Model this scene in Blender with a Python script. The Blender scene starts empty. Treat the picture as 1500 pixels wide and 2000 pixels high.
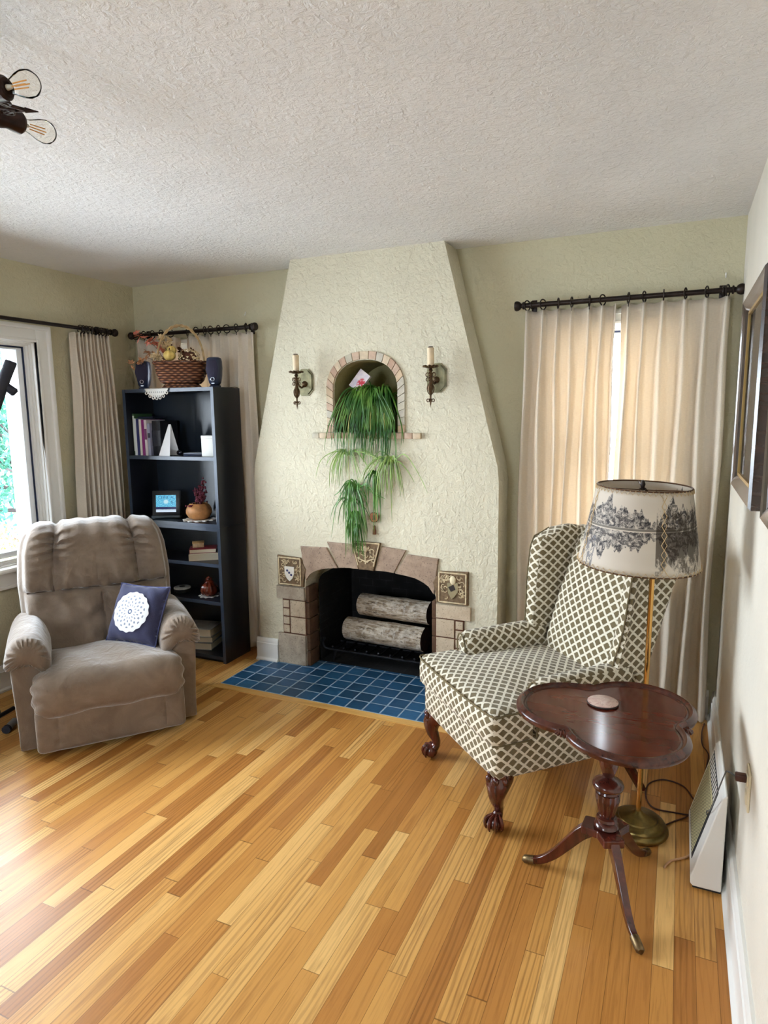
import bpy, bmesh, math, random
from mathutils import Vector, Matrix, noise as mnoise
from mathutils.geometry import tessellate_polygon
random.seed(7)
R = math.radians
PI = math.pi
SC = bpy.context.scene
COL = SC.collection

# ------------------------------------------------------------------ helpers
def S(r, g, b):
    def f(c):
        c /= 255.0
        return c / 12.92 if c <= 0.04045 else ((c + 0.055) / 1.055) ** 2.4
    return (f(r), f(g), f(b), 1.0)

class MB:
    """collects shapes; build() links them as ONE mesh object"""
    def __init__(self):
        self.v = []; self.f = []; self.uv = None
    def add(self, vs, fs, M=None):
        n = len(self.v)
        for p in vs:
            p = Vector(p)
            self.v.append(M @ p if M is not None else p)
        for q in fs:
            self.f.append([i + n for i in q])
        return self
    def box(self, c, s, M=None, r=0.0, seg=2):
        if r > 0:
            bm = bmesh.new()
            bmesh.ops.create_cube(bm, size=1.0)
            for v in bm.verts:
                v.co = Vector((v.co.x * s[0], v.co.y * s[1], v.co.z * s[2]))
            bmesh.ops.bevel(bm, geom=bm.edges[:], offset=min(r, min(s) * .49), segments=seg, profile=.5, affect='EDGES')
            bm.verts.index_update()
            vs = [v.co + Vector(c) for v in bm.verts]; fs = [[v.index for v in f.verts] for f in bm.faces]
            bm.free()
            return self.add(vs, fs, M)
        x, y, z = c; a, b, d = s[0] / 2, s[1] / 2, s[2] / 2
        vs = [(x - a, y - b, z - d), (x + a, y - b, z - d), (x + a, y + b, z - d), (x - a, y + b, z - d),
              (x - a, y - b, z + d), (x + a, y - b, z + d), (x + a, y + b, z + d), (x - a, y + b, z + d)]
        fs = [(0, 3, 2, 1), (4, 5, 6, 7), (0, 1, 5, 4), (1, 2, 6, 5), (2, 3, 7, 6), (3, 0, 4, 7)]
        return self.add(vs, fs, M)
    def bb(self, x0, x1, y0, y1, z0, z1, M=None, r=0.0, seg=2):
        return self.box(((x0 + x1) / 2, (y0 + y1) / 2, (z0 + z1) / 2), (x1 - x0, y1 - y0, z1 - z0), M, r, seg)
    def tube(self, pts, rad, n=10, M=None, caps=True, flat=1.0, closed=False):
        pts = [Vector(p) for p in pts]; m = len(pts)
        rs = rad if isinstance(rad, (list, tuple)) else [rad] * m
        vs = []; fs = []
        up = None
        for i, p in enumerate(pts):
            if closed: t = pts[(i + 1) % m] - pts[i - 1]
            else: t = pts[min(i + 1, m - 1)] - pts[max(i - 1, 0)]
            if t.length < 1e-9: t = Vector((0, 0, 1))
            t.normalize()
            if up is None:
                up = Vector((0, 0, 1)) if abs(t.z) < .9 else Vector((1, 0, 0))
            side = t.cross(up)
            if side.length < 1e-6: side = t.orthogonal()
            side.normalize(); up = side.cross(t).normalized()
            for k in range(n):
                a = 2 * PI * k / n
                vs.append(p + side * math.cos(a) * rs[i] + up * math.sin(a) * rs[i] * flat)
        for i in range(m if closed else m - 1):
            j = (i + 1) % m
            for k in range(n):
                fs.append((i * n + k, i * n + (k + 1) % n, j * n + (k + 1) % n, j * n + k))
        if caps and not closed:
            fs.append(tuple(range(n - 1, -1, -1))); fs.append(tuple((m - 1) * n + k for k in range(n)))
        return self.add(vs, fs, M)
    def lathe(self, prof, n=24, M=None, c=(0, 0, 0)):
        vs = []; fs = []; m = len(prof)
        for r, z in prof:
            for k in range(n):
                a = 2 * PI * k / n
                vs.append((c[0] + r * math.cos(a), c[1] + r * math.sin(a), c[2] + z))
        for i in range(m - 1):
            for k in range(n):
                fs.append((i * n + k, i * n + (k + 1) % n, (i + 1) * n + (k + 1) % n, (i + 1) * n + k))
        if prof[0][0] > 1e-6: fs.append(tuple(range(n - 1, -1, -1)))
        if prof[-1][0] > 1e-6: fs.append(tuple((m - 1) * n + k for k in range(n)))
        return self.add(vs, fs, M)
    def grid(self, fn, nu, nv, M=None, cu=False, cv=False, flip=False):
        vs = []; fs = []
        for j in range(nv):
            for i in range(nu):
                vs.append(fn(i / (nu if cu else nu - 1), j / (nv if cv else nv - 1)))
        for j in range(nv if cv else nv - 1):
            for i in range(nu if cu else nu - 1):
                a = j * nu + i; b = j * nu + (i + 1) % nu
                c = ((j + 1) % nv) * nu + (i + 1) % nu; d = ((j + 1) % nv) * nu + i
                fs.append((a, d, c, b) if flip else (a, b, c, d))
        return self.add(vs, fs, M)
    def sphere(self, c, r, nu=16, nv=10, M=None):
        rx, ry, rz = r if isinstance(r, (list, tuple)) else (r, r, r)
        vs = [(c[0], c[1], c[2] - rz)]
        for j in range(1, nv):
            b = -PI / 2 + PI * j / nv
            for i in range(nu):
                a = 2 * PI * i / nu
                vs.append((c[0] + rx * math.cos(b) * math.cos(a), c[1] + ry * math.cos(b) * math.sin(a), c[2] + rz * math.sin(b)))
        vs.append((c[0], c[1], c[2] + rz)); t = len(vs) - 1
        fs = [(0, 1 + (i + 1) % nu, 1 + i) for i in range(nu)]
        for j in range(nv - 2):
            for i in range(nu):
                a = 1 + j * nu + i; b = 1 + j * nu + (i + 1) % nu
                fs.append((a, b, b + nu, a + nu))
        o = 1 + (nv - 2) * nu
        fs += [(o + i, o + (i + 1) % nu, t) for i in range(nu)]
        return self.add(vs, fs, M)
    def plate(self, outer, holes, d0, d1, axis='y', M=None, sides=True):
        """flat plate with holes; 2D coords (a,b) -> axis y: (a,d,b), x: (d,a,b), z: (a,b,d)"""
        loops = [outer] + list(holes)
        def P(q, d):
            if axis == 'y': return (q[0], d, q[1])
            if axis == 'x': return (d, q[0], q[1])
            return (q[0], q[1], d)
        flat = [q for l in loops for q in l]
        tris = tessellate_polygon([[Vector((q[0], q[1], 0)) for q in l] for l in loops])
        n = len(flat)
        vs = [P(q, d0) for q in flat] + [P(q, d1) for q in flat]
        fs = []
        for t in tris:
            fs.append(tuple(t)); fs.append(tuple(i + n for i in reversed(t)))
        if sides:
            o = 0
            for l in loops:
                k = len(l)
                for i in range(k):
                    a = o + i; b = o + (i + 1) % k
                    fs.append((a, b, b + n, a + n))
                o += k
        self.add(vs, fs, M)
        return self
    def torus(self, c, R0, r0, n=24, m=8, M=None, ax='z', a0=0, a1=2 * PI):
        pts = []
        full = abs(a1 - a0 - 2 * PI) < 1e-6
        for i in range(n if full else n + 1):
            a = a0 + (a1 - a0) * i / n
            u, w = R0 * math.cos(a), R0 * math.sin(a)
            pts.append((c[0] + u, c[1] + w, c[2]) if ax == 'z' else ((c[0] + u, c[1], c[2] + w) if ax == 'y' else (c[0], c[1] + u, c[2] + w)))
        return self.tube(pts, r0, m, M, closed=full)
    def build(self, name, mat, parent=None, smooth=40, fix=True, uv=None, label=None, sub=0, solid=0, bevel=0):
        me = bpy.data.meshes.new(name)
        me.from_pydata([tuple(p) for p in self.v], [], self.f)
        me.validate()
        if fix:
            bm = bmesh.new(); bm.from_mesh(me)
            bmesh.ops.remove_doubles(bm, verts=bm.verts, dist=1e-6)
            bmesh.ops.recalc_face_normals(bm, faces=bm.faces)
            bm.to_mesh(me); bm.free()
        if smooth:
            me.shade_smooth()
            if smooth < 180: me.set_sharp_from_angle(angle=R(smooth))
        if uv == 'box': box_uv(me)
        elif callable(uv):
            l = me.uv_layers.new(name='UVMap')
            for lp in me.loops:
                l.data[lp.index].uv = uv(me.vertices[lp.vertex_index].co)
        for m in (mat if isinstance(mat, (list, tuple)) else [mat]): me.materials.append(m)
        o = bpy.data.objects.new(name, me)
        COL.objects.link(o)
        if parent is not None: o.parent = parent
        if label: o['label'] = label
        if solid:
            m = o.modifiers.new('Solidify', 'SOLIDIFY'); m.thickness = solid; m.offset = 0
        if bevel:
            m = o.modifiers.new('Bevel', 'BEVEL'); m.width = bevel; m.segments = 2; m.limit_method = 'ANGLE'
        if sub:
            m = o.modifiers.new('Subdivision', 'SUBSURF'); m.levels = sub; m.render_levels = sub
        return o

def box_uv(me):
    l = me.uv_layers.new(name='UVMap')
    for p in me.polygons:
        n = p.normal; a = [abs(n.x), abs(n.y), abs(n.z)]; k = a.index(max(a))
        for li in p.loop_indices:
            c = me.vertices[me.loops[li].vertex_index].co
            l.data[li].uv = (c.y, c.z) if k == 0 else ((c.x, c.z) if k == 1 else (c.x, c.y))

def tag(o, label=None, cat=None, group=None, kind=None):
    if label: o['label'] = label
    if cat: o['category'] = cat
    if group: o['group'] = group
    if kind: o['kind'] = kind
    return o
def thing(name, label, cat, loc=(0, 0, 0), rz=0.0, group=None):
    o = bpy.data.objects.new(name, None); o.empty_display_size = .05
    COL.objects.link(o); o.location = loc; o.rotation_euler = (0, 0, rz)
    return tag(o, label, cat, group)
def struct(o, label=None, cat=None):
    return tag(o, label, cat, None, 'structure')
def dup(root, loc=None, rz=None, label=None, group=None):
    r = root.copy(); COL.objects.link(r)
    if loc is not None: r.location = loc
    if rz is not None: r.rotation_euler = (0, 0, rz)
    if label: r['label'] = label
    if group: r['group'] = group
    for ch in list(root.children):
        c = ch.copy(); COL.objects.link(c); c.parent = r
        for g in list(ch.children):
            d = g.copy(); COL.objects.link(d); d.parent = c
    return r
def lerp(a, b, t): return a + (b - a) * t
def smooth01(t):
    t = max(0., min(1., t)); return t * t * (3 - 2 * t)
def catmull(pts, per=6):
    P = [Vector(p) for p in pts]; out = []
    for i in range(len(P) - 1):
        a = P[max(i - 1, 0)]; b = P[i]; c = P[i + 1]; d = P[min(i + 2, len(P) - 1)]
        for k in range(per):
            t = k / per
            out.append(.5 * ((2 * b) + (c - a) * t + (2 * a - 5 * b + 4 * c - d) * t * t + (3 * b - a - 3 * c + d) * t ** 3))
    out.append(P[-1]); return out
def interp(xs, ys, x):
    if x <= xs[0]: return ys[0]
    for i in range(1, len(xs)):
        if x <= xs[i]:
            return lerp(ys[i - 1], ys[i], (x - xs[i - 1]) / (xs[i] - xs[i - 1]))
    return ys[-1]

# ------------------------------------------------------------------ materials
class NT:
    def __init__(self, name):
        self.m = bpy.data.materials.new(name); self.m.use_nodes = True
        self.t = self.m.node_tree; self.n = self.t.nodes; self.b = self.n['Principled BSDF']; self.out = self.n['Material Output']
    def new(self, typ, **kw):
        x = self.n.new('ShaderNode' + typ)
        for k, v in kw.items():
            if k in x.inputs: self.set(x.inputs[k], v)
            else: setattr(x, k, v)
        return x
    def set(self, sock, v):
        if isinstance(v, bpy.types.NodeSocket): self.t.links.new(v, sock)
        else: sock.default_value = v
    def p(self, **kw):
        for k, v in kw.items(): self.set(self.b.inputs[k.replace('_', ' ')], v)
        return self
    def coord(self, which='Object', scale=(1, 1, 1), rot=(0, 0, 0)):
        c = self.new('TexCoord'); mp = self.new('Mapping')
        self.set(mp.inputs['Vector'], c.outputs[which]); mp.inputs['Scale'].default_value = scale; mp.inputs['Rotation'].default_value = rot
        return mp.outputs['Vector']
    def noise(self, vec, scale=5., detail=3., rough=.5, dist=0.):
        x = self.new('TexNoise'); self.set(x.inputs['Vector'], vec)
        x.inputs['Scale'].default_value = scale; x.inputs['Detail'].default_value = detail
        x.inputs['Roughness'].default_value = rough; x.inputs['Distortion'].default_value = dist
        return x.outputs['Fac']
    def math(self, op, a, b=0., c=0.):
        x = self.new('Math', operation=op)
        self.set(x.inputs[0], a); self.set(x.inputs[1], b); self.set(x.inputs[2], c)
        return x.outputs[0]
    def mix(self, fac, a, b, mode='MIX'):
        x = self.new('MixRGB', blend_type=mode)
        self.set(x.inputs['Fac'], fac); self.set(x.inputs['Color1'], a); self.set(x.inputs['Color2'], b)
        return x.outputs['Color']
    def ramp(self, fac, stops, interp='LINEAR'):
        x = self.new('ValToRGB'); self.set(x.inputs['Fac'], fac); x.color_ramp.interpolation = interp
        e = x.color_ramp.elements
        while len(e) < len(stops): e.new(.5)
        for i, (p_, c_) in enumerate(stops): e[i].position = p_; e[i].color = c_
        return x.outputs['Color']
    def rng(self, v, a, b, c=0., d=1.):
        x = self.new('MapRange'); x.clamp = True
        self.set(x.inputs['Value'], v)
        for i, q in enumerate((a, b, c, d)): x.inputs[i + 1].default_value = q
        return x.outputs['Result']
    def sep(self, vec):
        x = self.new('SeparateXYZ'); self.set(x.inputs[0], vec); return x.outputs
    def comb(self, x_=0., y_=0., z_=0.):
        x = self.new('CombineXYZ'); self.set(x.inputs[0], x_); self.set(x.inputs[1], y_); self.set(x.inputs[2], z_); return x.outputs[0]
    def white(self, vec):
        x = self.new('TexWhiteNoise'); x.noise_dimensions = '3D'; self.set(x.inputs['Vector'], vec); return x.outputs
    def bump(self, h, strength=.3, dist=.01):
        x = self.new('Bump'); x.inputs['Strength'].default_value = strength; x.inputs['Distance'].default_value = dist
        self.set(x.inputs['Height'], h); self.set(self.b.inputs['Normal'], x.outputs['Normal']); return self

def plain(name, col, rough=.5, metal=0., bump=0., bscale=60., var=0., vscale=6., coat=0., spec=None, sheen=0.):
    n = NT(name); n.p(Base_Color=col, Roughness=rough, Metallic=metal)
    if spec is not None: n.b.inputs['Specular IOR Level'].default_value = spec
    if coat: n.p(Coat_Weight=coat, Coat_Roughness=.12)
    if sheen: n.p(Sheen_Weight=sheen, Sheen_Roughness=.4)
    v = None
    if var or bump: v = n.coord()
    if var:
        f = n.noise(v, vscale, 4)
        n.p(Base_Color=n.mix(n.rng(f, .3, .7), tuple(c * (1 - var) for c in col[:3]) + (1,), tuple(min(1, c * (1 + var)) for c in col[:3]) + (1,)))
    if bump: n.bump(n.noise(v, bscale, 3), bump, .004)
    return n.m

def stucco(name, col, scale=1., strength=.5):
    n = NT(name); v = n.coord()
    n.p(Roughness=.85); n.b.inputs['Specular IOR Level'].default_value = .25
    a = n.noise(v, 30 * scale, 5, .6, .6); b = n.noise(v, 95 * scale, 3, .6, .3); c = n.noise(v, 3., 2)
    h = n.math('ADD', n.math('MULTIPLY', n.rng(a, .40, .68), .8), n.math('MULTIPLY', b, .7))
    n.bump(h, strength, .007)
    n.p(Base_Color=n.mix(n.rng(c, .3, .7), tuple(x * .96 for x in col[:3]) + (1,), tuple(min(1, x * 1.03) for x in col[:3]) + (1,)))
    return n.m

def floor_mat(name, w=.057):
    n = NT(name); v = n.coord(); x, y, z = n.sep(v)
    u = n.math('DIVIDE', x, w); row = n.math('FLOOR', u); fu = n.math('FRACT', u)
    rr = n.white(n.comb(row, 3.7, 1.)); rv, rc = rr[0], rr[1]
    ln = n.math('MULTIPLY_ADD', rv, .95, .5)
    off = n.math('MULTIPLY', n.white(n.comb(row, 9.1, 4.))[0], 5.)
    s = n.math('DIVIDE', n.math('ADD', y, off), ln); seg = n.math('FLOOR', s); fs = n.math('FRACT', s)
    wn = n.white(n.comb(row, seg, 2.)); t = wn[0]; t2 = n.white(n.comb(row, seg, 7.))[0]
    base = n.ramp(t, [(0., S(168, 110, 52)), (.2, S(186, 126, 62)), (.5, S(202, 144, 74)), (.78, S(214, 160, 88)), (1., S(232, 186, 116))])
    # grain: stretched along the boards, shifted per board
    sh = n.math('MULTIPLY', t2, 40.)
    gv = n.comb(n.math('ADD', n.math('MULTIPLY', x, 55.), sh), n.math('ADD', n.math('MULTIPLY', y, 2.6), sh), 0.)
    g1 = n.noise(gv, 1., 5, .6, 1.5)
    gv2 = n.comb(n.math('ADD', n.math('MULTIPLY', x, 14.), sh), n.math('ADD', n.math('MULTIPLY', y, 1.1), sh), 0.)
    wv = n.new('TexWave', wave_type='BANDS', bands_direction='X'); n.set(wv.inputs['Vector'], gv2)
    wv.inputs['Scale'].default_value = 1.3; wv.inputs['Distortion'].default_value = 6.; wv.inputs['Detail'].default_value = 3.; wv.inputs['Detail Scale'].default_value = 1.2
    col = n.mix(n.math('MULTIPLY', n.rng(g1, .48, .7), .42), base, S(132, 78, 32))
    col = n.mix(n.math('MULTIPLY', n.rng(wv.outputs['Fac'], .62, .95), n.math('MULTIPLY', n.rng(t2, .35, .9), .42)), col, S(120, 70, 26))
    eu = n.math('MINIMUM', fu, n.math('SUBTRACT', 1., fu)); es = n.math('MINIMUM', fs, n.math('SUBTRACT', 1., fs))
    gap = n.math('MAXIMUM', n.math('LESS_THAN', eu, .014), n.math('LESS_THAN', es, .0016))
    col = n.mix(n.math('MULTIPLY', gap, .6), col, S(70, 38, 14))
    n.p(Base_Color=col, Roughness=n.math('MULTIPLY_ADD', g1, .12, .27))
    n.b.inputs['Specular IOR Level'].default_value = .3
    n.bump(n.math('SUBTRACT', n.math('MULTIPLY', g1, .15), gap), .12, .002)
    return n.m

def lattice_mat(name, cell=.034, dark=None, lightc=None):
    n = NT(name); v = n.coord('UV'); x, y, z = n.sep(v)
    nz = n.noise(v, 160., 2); d = n.math('MULTIPLY', n.math('SUBTRACT', nz, .5), .10)
    a = n.math('DIVIDE', n.math('ADD', n.math('MULTIPLY', x, 1.0), n.math('MULTIPLY', y, 1.15)), cell)
    b = n.math('DIVIDE', n.math('SUBTRACT', n.math('MULTIPLY', x, 1.0), n.math('MULTIPLY', y, 1.15)), cell)
    fa = n.math('ADD', n.math('FRACT', a), d); fb = n.math('ADD', n.math('FRACT', b), d)
    ia = n.math('MINIMUM', fa, n.math('SUBTRACT', 1., fa)); ib = n.math('MINIMUM', fb, n.math('SUBTRACT', 1., fb))
    e = n.math('MINIMUM', ia, ib)
    # squared off top corner of each scale
    cut = n.math('GREATER_THAN', n.math('ADD', fa, n.math('SUBTRACT', 1., fb)), 1.62)
    m = n.math('MAXIMUM', n.rng(e, .155, .115), cut)
    weave = n.noise(n.coord('UV', (1, 1, 1)), 900., 1)
    dk = n.mix(weave, tuple(c * .75 for c in dark[:3]) + (1,), tuple(c * 1.2 for c in dark[:3]) + (1,))
    lt = n.mix(weave, tuple(c * .85 for c in lightc[:3]) + (1,), lightc)
    n.p(Base_Color=n.mix(m, dk, lt), Roughness=.9, Sheen_Weight=.25)
    n.b.inputs['Specular IOR Level'].default_value = .15
    n.bump(n.math('ADD', m, n.math('MULTIPLY', weave, .4)), .35, .003)
    return n.m

def cloth_mat(name, col, trans=.35, bump=.15, tcol=None):
    n = NT(name); v = n.coord()
    w = n.noise(n.coord('Object', (60, 60, 420)), 1., 3); w2 = n.noise(n.coord('Object', (300, 300, 40)), 1., 2)
    c = n.mix(n.rng(n.math('ADD', w, n.math('MULTIPLY', w2, .4)), .5, .9), tuple(k * .88 for k in col[:3]) + (1,), col)
    n.p(Base_Color=c, Roughness=.95); n.b.inputs['Specular IOR Level'].default_value = .1
    n.bump(w, bump, .002)
    if trans:
        tr = n.new('BsdfTranslucent'); n.set(tr.inputs['Color'], tcol or col)
        mx = n.new('MixShader'); mx.inputs[0].default_value = trans
        n.t.links.new(n.b.outputs[0], mx.inputs[1]); n.t.links.new(tr.outputs[0], mx.inputs[2]); n.t.links.new(mx.outputs[0], n.out.inputs['Surface'])
    return n.m

def wood(name, c0, c1, rough=.3, scale=(30, 30, 4), coat=.3):
    n = NT(name); v = n.coord('Object', scale)
    f = n.noise(v, 1., 5, .6, .8)
    n.p(Base_Color=n.ramp(f, [(.3, c0), (.7, c1)]), Roughness=rough, Coat_Weight=coat, Coat_Roughness=.1)
    n.bump(f, .05, .002)
    return n.m

def emit(name, col, s):
    n = NT(name); n.p(Base_Color=(0, 0, 0, 1), Emission_Color=col, Emission_Strength=s); return n.m

def glass(name, tint=(1, 1, 1, 1), ior=1.3):
    n = NT(name); n.n.remove(n.b)
    tr = n.new('BsdfTransparent'); tr.inputs[0].default_value = tint
    gl = n.new('BsdfGlossy'); gl.inputs['Roughness'].default_value = .0
    fr = n.new('Fresnel'); fr.inputs[0].default_value = ior
    mx = n.new('MixShader'); n.t.links.new(fr.outputs[0], mx.inputs[0]); n.t.links.new(tr.outputs[0], mx.inputs[1]); n.t.links.new(gl.outputs[0], mx.inputs[2])
    n.t.links.new(mx.outputs[0], n.out.inputs['Surface'])
    return n.m
# ------------------------------------------------------------------ camera (solved from the photo)
CX, CY, CZ = -0.23324, -3.56961, 1.56611
YAW, PITCH, ROLL, FPX = 0.424578, -0.149283, -0.01051, 1274.19
f = Vector((-math.sin(YAW), math.cos(YAW), 0)); r_ = Vector((math.cos(YAW), math.sin(YAW), 0)); u_ = Vector((0, 0, 1))
f2 = f * math.cos(PITCH) + u_ * math.sin(PITCH); u2 = u_ * math.cos(PITCH) - f * math.sin(PITCH)
r3 = r_ * math.cos(ROLL) + u2 * math.sin(ROLL); u3 = u2 * math.cos(ROLL) - r_ * math.sin(ROLL)
cam_d = bpy.data.cameras.new('camera'); cam = bpy.data.objects.new('camera', cam_d); COL.objects.link(cam)
cam_d.sensor_fit = 'VERTICAL'; cam_d.sensor_height = 24.; cam_d.lens = 24. * FPX / 2000.; cam_d.clip_start = .02
M4 = Matrix((r3, u3, -f2)).transposed().to_4x4(); M4.translation = (CX, CY, CZ); cam.matrix_world = M4
SC.camera = cam

XL = -3.742; H = 2.45; YB = -5.3; CH = -1.866; YF = -0.2
# ------------------------------------------------------------------ shared materials
m_wall = stucco('wall_paint_shaded', S(205, 198, 168), 1., .42)  # same paint as the chimney, shade put into the colour
m_chim = stucco('wall_paint_lit', S(220, 213, 189), .95, .7)  # same paint as the walls, lightened to look better lit
m_wallR = stucco('right_wall_paint', S(226, 219, 204), .9, .22)
m_ceil = stucco('ceiling_plaster', S(238, 236, 234), 1.15, .62)
m_floor = floor_mat('oak_floor')
m_trim = plain('white_trim_paint', S(238, 236, 230), .4)
m_black = plain('black_iron', S(26, 22, 22), .45, .6)
m_bronze = plain('dark_bronze', S(44, 34, 30), .4, .5)

# ------------------------------------------------------------------ room shell
def rect(a0, a1, b0, b1): return [(a0, b0), (a1, b0), (a1, b1), (a0, b1)]
def arch(cx, hw, z0, zs, zt, n=14, e=2.0):
    """opening with rounded top: from (cx-hw,z0) up to spring zs, crown zt"""
    pts = [(cx - hw, z0), (cx + hw, z0)]
    for i in range(n + 1):
        a = PI * i / n
        c, s = math.cos(a), math.sin(a)
        pts.append((cx + hw * math.copysign(abs(c) ** (2 / e), c), zs + (zt - zs) * abs(s) ** (2 / e)))
    return pts
FB = arch(CH, .428, 0.0, .50, .662, 22, 2.9)
NI = arch(CH, .199, 1.462, 1.70, 1.868, 16, 2.2)
def gap_fix(l, z): return [(a, max(b, z)) for a, b in l]

o = MB().bb(XL - .2, .2, YB - .2, .25, -.1, 0).build('floor', m_floor); struct(o)
o = MB().bb(XL - .2, .2, YB - .2, .25, H, H + .1).build('ceiling', m_ceil); struct(o)
FBw = [(a, b) for a, b in arch(CH, .40, 0.002, .50, .64, 22, 2.9)]
W2 = (-.93, -.20, .70, 2.0); W3 = (-3.50, -2.98, .70, 2.0); W1 = (-2.80, -.805, .715, 2.005)
o = MB().plate(rect(XL - .2, .2, 0, H), [rect(*W2), rect(*W3), FBw, NI], 0., .2, 'y').build('wall_back', m_wall, smooth=0); struct(o)
o = MB().plate(rect(YB, .2, 0, H), [rect(*W1)], XL - .2, XL, 'x').build('wall_left', m_wall, smooth=0); struct(o)
o = MB().bb(0, .2, YB - .2, 0, 0, H).build('wall_right', m_wallR, smooth=0); struct(o)
W4 = (-2.35, -1.45, 1.0, 2.05)  # opening of the added rear window, out of view
o = MB().plate(rect(XL, 0, 0, H), [rect(*W4)], YB - .2, YB, 'y').build('wall_rear', m_wall, smooth=0); struct(o)

# chimney breast with sloping shoulders
out = [(CH - .775, 0), (CH + .778, 0), (CH + .776, 1.2), (CH + .766, 1.29), (CH + .742, 1.38), (CH + .468, H), (CH - .468, H), (CH - .742, 1.37), (CH - .768, 1.27), (CH - .776, 1.18)]
mb = MB().plate(out, [FB, NI], YF, 0.0, 'y')
o = mb.build('wall_chimney', m_chim, smooth=0); struct(o)

# niche lining and firebox lining (hollow boxes behind the openings)
def lining(prof, y0, y1, zf=None):
    mb = MB(); n = len(prof)
    vs = [(a, y0, b) for a, b in prof] + [(a, y1, b) for a, b in prof]
    fs = [(i, (i + 1) % n, n + (i + 1) % n, n + i) for i in range(n)] + [tuple(range(n, 2 * n))]
    return mb.add(vs, fs)
m_niche = stucco('niche_paint_shaded', S(164, 156, 112), 1., .3)  # wall paint darkened to carry the shade of the recess
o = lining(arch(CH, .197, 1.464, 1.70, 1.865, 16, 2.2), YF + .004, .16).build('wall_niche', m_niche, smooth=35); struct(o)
def soot():
    n = NT('sooty_firebrick'); v = n.coord(); br = n.new('TexBrick')
    n.set(br.inputs['Vector'], n.coord('Object', (1, 1, 1), (PI / 2, 0, 0))); br.inputs['Scale'].default_value = 5.
    br.inputs['Color1'].default_value = S(20, 19, 20); br.inputs['Color2'].default_value = S(30, 28, 28); br.inputs['Mortar'].default_value = S(48, 48, 50)
    br.inputs['Mortar Size'].default_value = .012
    n.p(Base_Color=n.mix(n.rng(n.noise(v, 9, 4), .35, .6), br.outputs['Color'], S(12, 11, 12)), Roughness=.9)
    n.bump(n.noise(v, 40, 3), .4, .006); return n.m
m_soot = soot()
fbp = arch(CH, .397, 0.0035, .50, .637, 22, 2.9)
o = lining(fbp, YF + .11, .36).build('wall_firebox', m_soot, smooth=35); struct(o)

# ------------------------------------------------------------------ hearth tiles and its oak border
def tile_mat():
    n = NT('blue_hearth_tile'); v = n.coord(); x, y, z = n.sep(v); p = .10293
    u = n.math('DIVIDE', n.math('SUBTRACT', x, -2.6316), p); w = n.math('DIVIDE', n.math('SUBTRACT', y, -.6315), p)
    fu, fw = n.math('FRACT', u), n.math('FRACT', w)
    e = n.math('MINIMUM', n.math('MINIMUM', fu, n.math('SUBTRACT', 1., fu)), n.math('MINIMUM', fw, n.math('SUBTRACT', 1., fw)))
    g = n.rng(n.math('ADD', e, n.math('MULTIPLY', n.noise(v, 60, 2), .02)), .06, .045)
    t = n.white(n.comb(n.math('FLOOR', u), n.math('FLOOR', w), 1.))[0]
    c = n.ramp(t, [(0, S(30, 72, 108)), (.5, S(38, 94, 142)), (1, S(56, 114, 160))])
    c = n.mix(n.math('MULTIPLY', n.noise(v, 45, 4), .5), c, S(24, 66, 88))
    n.p(Base_Color=n.mix(g, c, S(150, 172, 190)), Roughness=n.math('MULTIPLY_ADD', g, .4, .4))
    n.bump(n.math('SUBTRACT', n.math('MULTIPLY', n.noise(v, 30, 3), .3), g), .5, .004); return n.m
o = MB().bb(-2.6316, -1.0876, -.6315, -.09, -.01, .004).build('hearth', tile_mat()); struct(o)
o['label'] = 'blue square tiled hearth slab in front of the fireplace'
o = MB().bb(CH - .395, CH + .395, -.09, .355, -.01, .003).build('floor_firebox', plain('ashy_brick', S(78, 76, 80), .9, bump=.5, bscale=40, var=.3, vscale=9)); struct(o)
m_oak = wood('pale_oak_strip', S(216, 160, 84), S(238, 190, 112), .3, (4, 40, 40), .2)
m_oak2 = wood('pale_oak_strip_across', S(216, 160, 84), S(238, 190, 112), .3, (40, 4, 40), .2)
mb = MB(); a, b, w = -2.6316, -1.0876, .055
mb.add([(a - w, -.6315 - w, .002), (b + w, -.6315 - w, .002), (b, -.6315, .002), (a, -.6315, .002), (a - w, -.6315 - w, -.02), (b + w, -.6315 - w, -.02), (b, -.6315, -.02), (a, -.6315, -.02)],
       [(0, 1, 2, 3), (4, 7, 6, 5), (0, 4, 5, 1), (2, 6, 7, 3), (0, 3, 7, 4), (1, 5, 6, 2)])
struct(mb.build('trim_1', m_oak, smooth=0))
mb = MB().bb(b, b + w, -.63, -.01, -.02, .0018)
struct(mb.build('trim_2', m_oak2, smooth=0))

# ------------------------------------------------------------------ baseboards: profile swept along straight runs
def base_run(mb, p0, p1, nrm, h=.15):
    """p0->p1 on the wall line, nrm points into the room"""
    prof = [(0, 0), (.032, 0), (.032, .012), (.022, .022), (.02, .03), (.02, h - .035), (.016, h - .03), (.016, h - .014), (.009, h), (0, h)]
    p0 = Vector(p0); p1 = Vector(p1); nv = Vector(nrm); k = len(prof)
    vs = [(p.x + nv.x * d, p.y + nv.y * d, z) for p in (p0, p1) for d, z in prof]
    fs = [(i, (i + 1) % k, k + (i + 1) % k, k + i) for i in range(k)] + [tuple(range(k)), tuple(range(2 * k - 1, k - 1, -1))]
    mb.add(vs, fs)
mb = MB(); base_run(mb, (XL, YB, 0), (XL, 0, 0), (1, 0)); struct(mb.build('baseboard_left', m_trim, smooth=30))
mb = MB(); base_run(mb, (0, YB, 0), (0, 0, 0), (-1, 0)); struct(mb.build('baseboard_right', m_trim, smooth=30))
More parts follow.
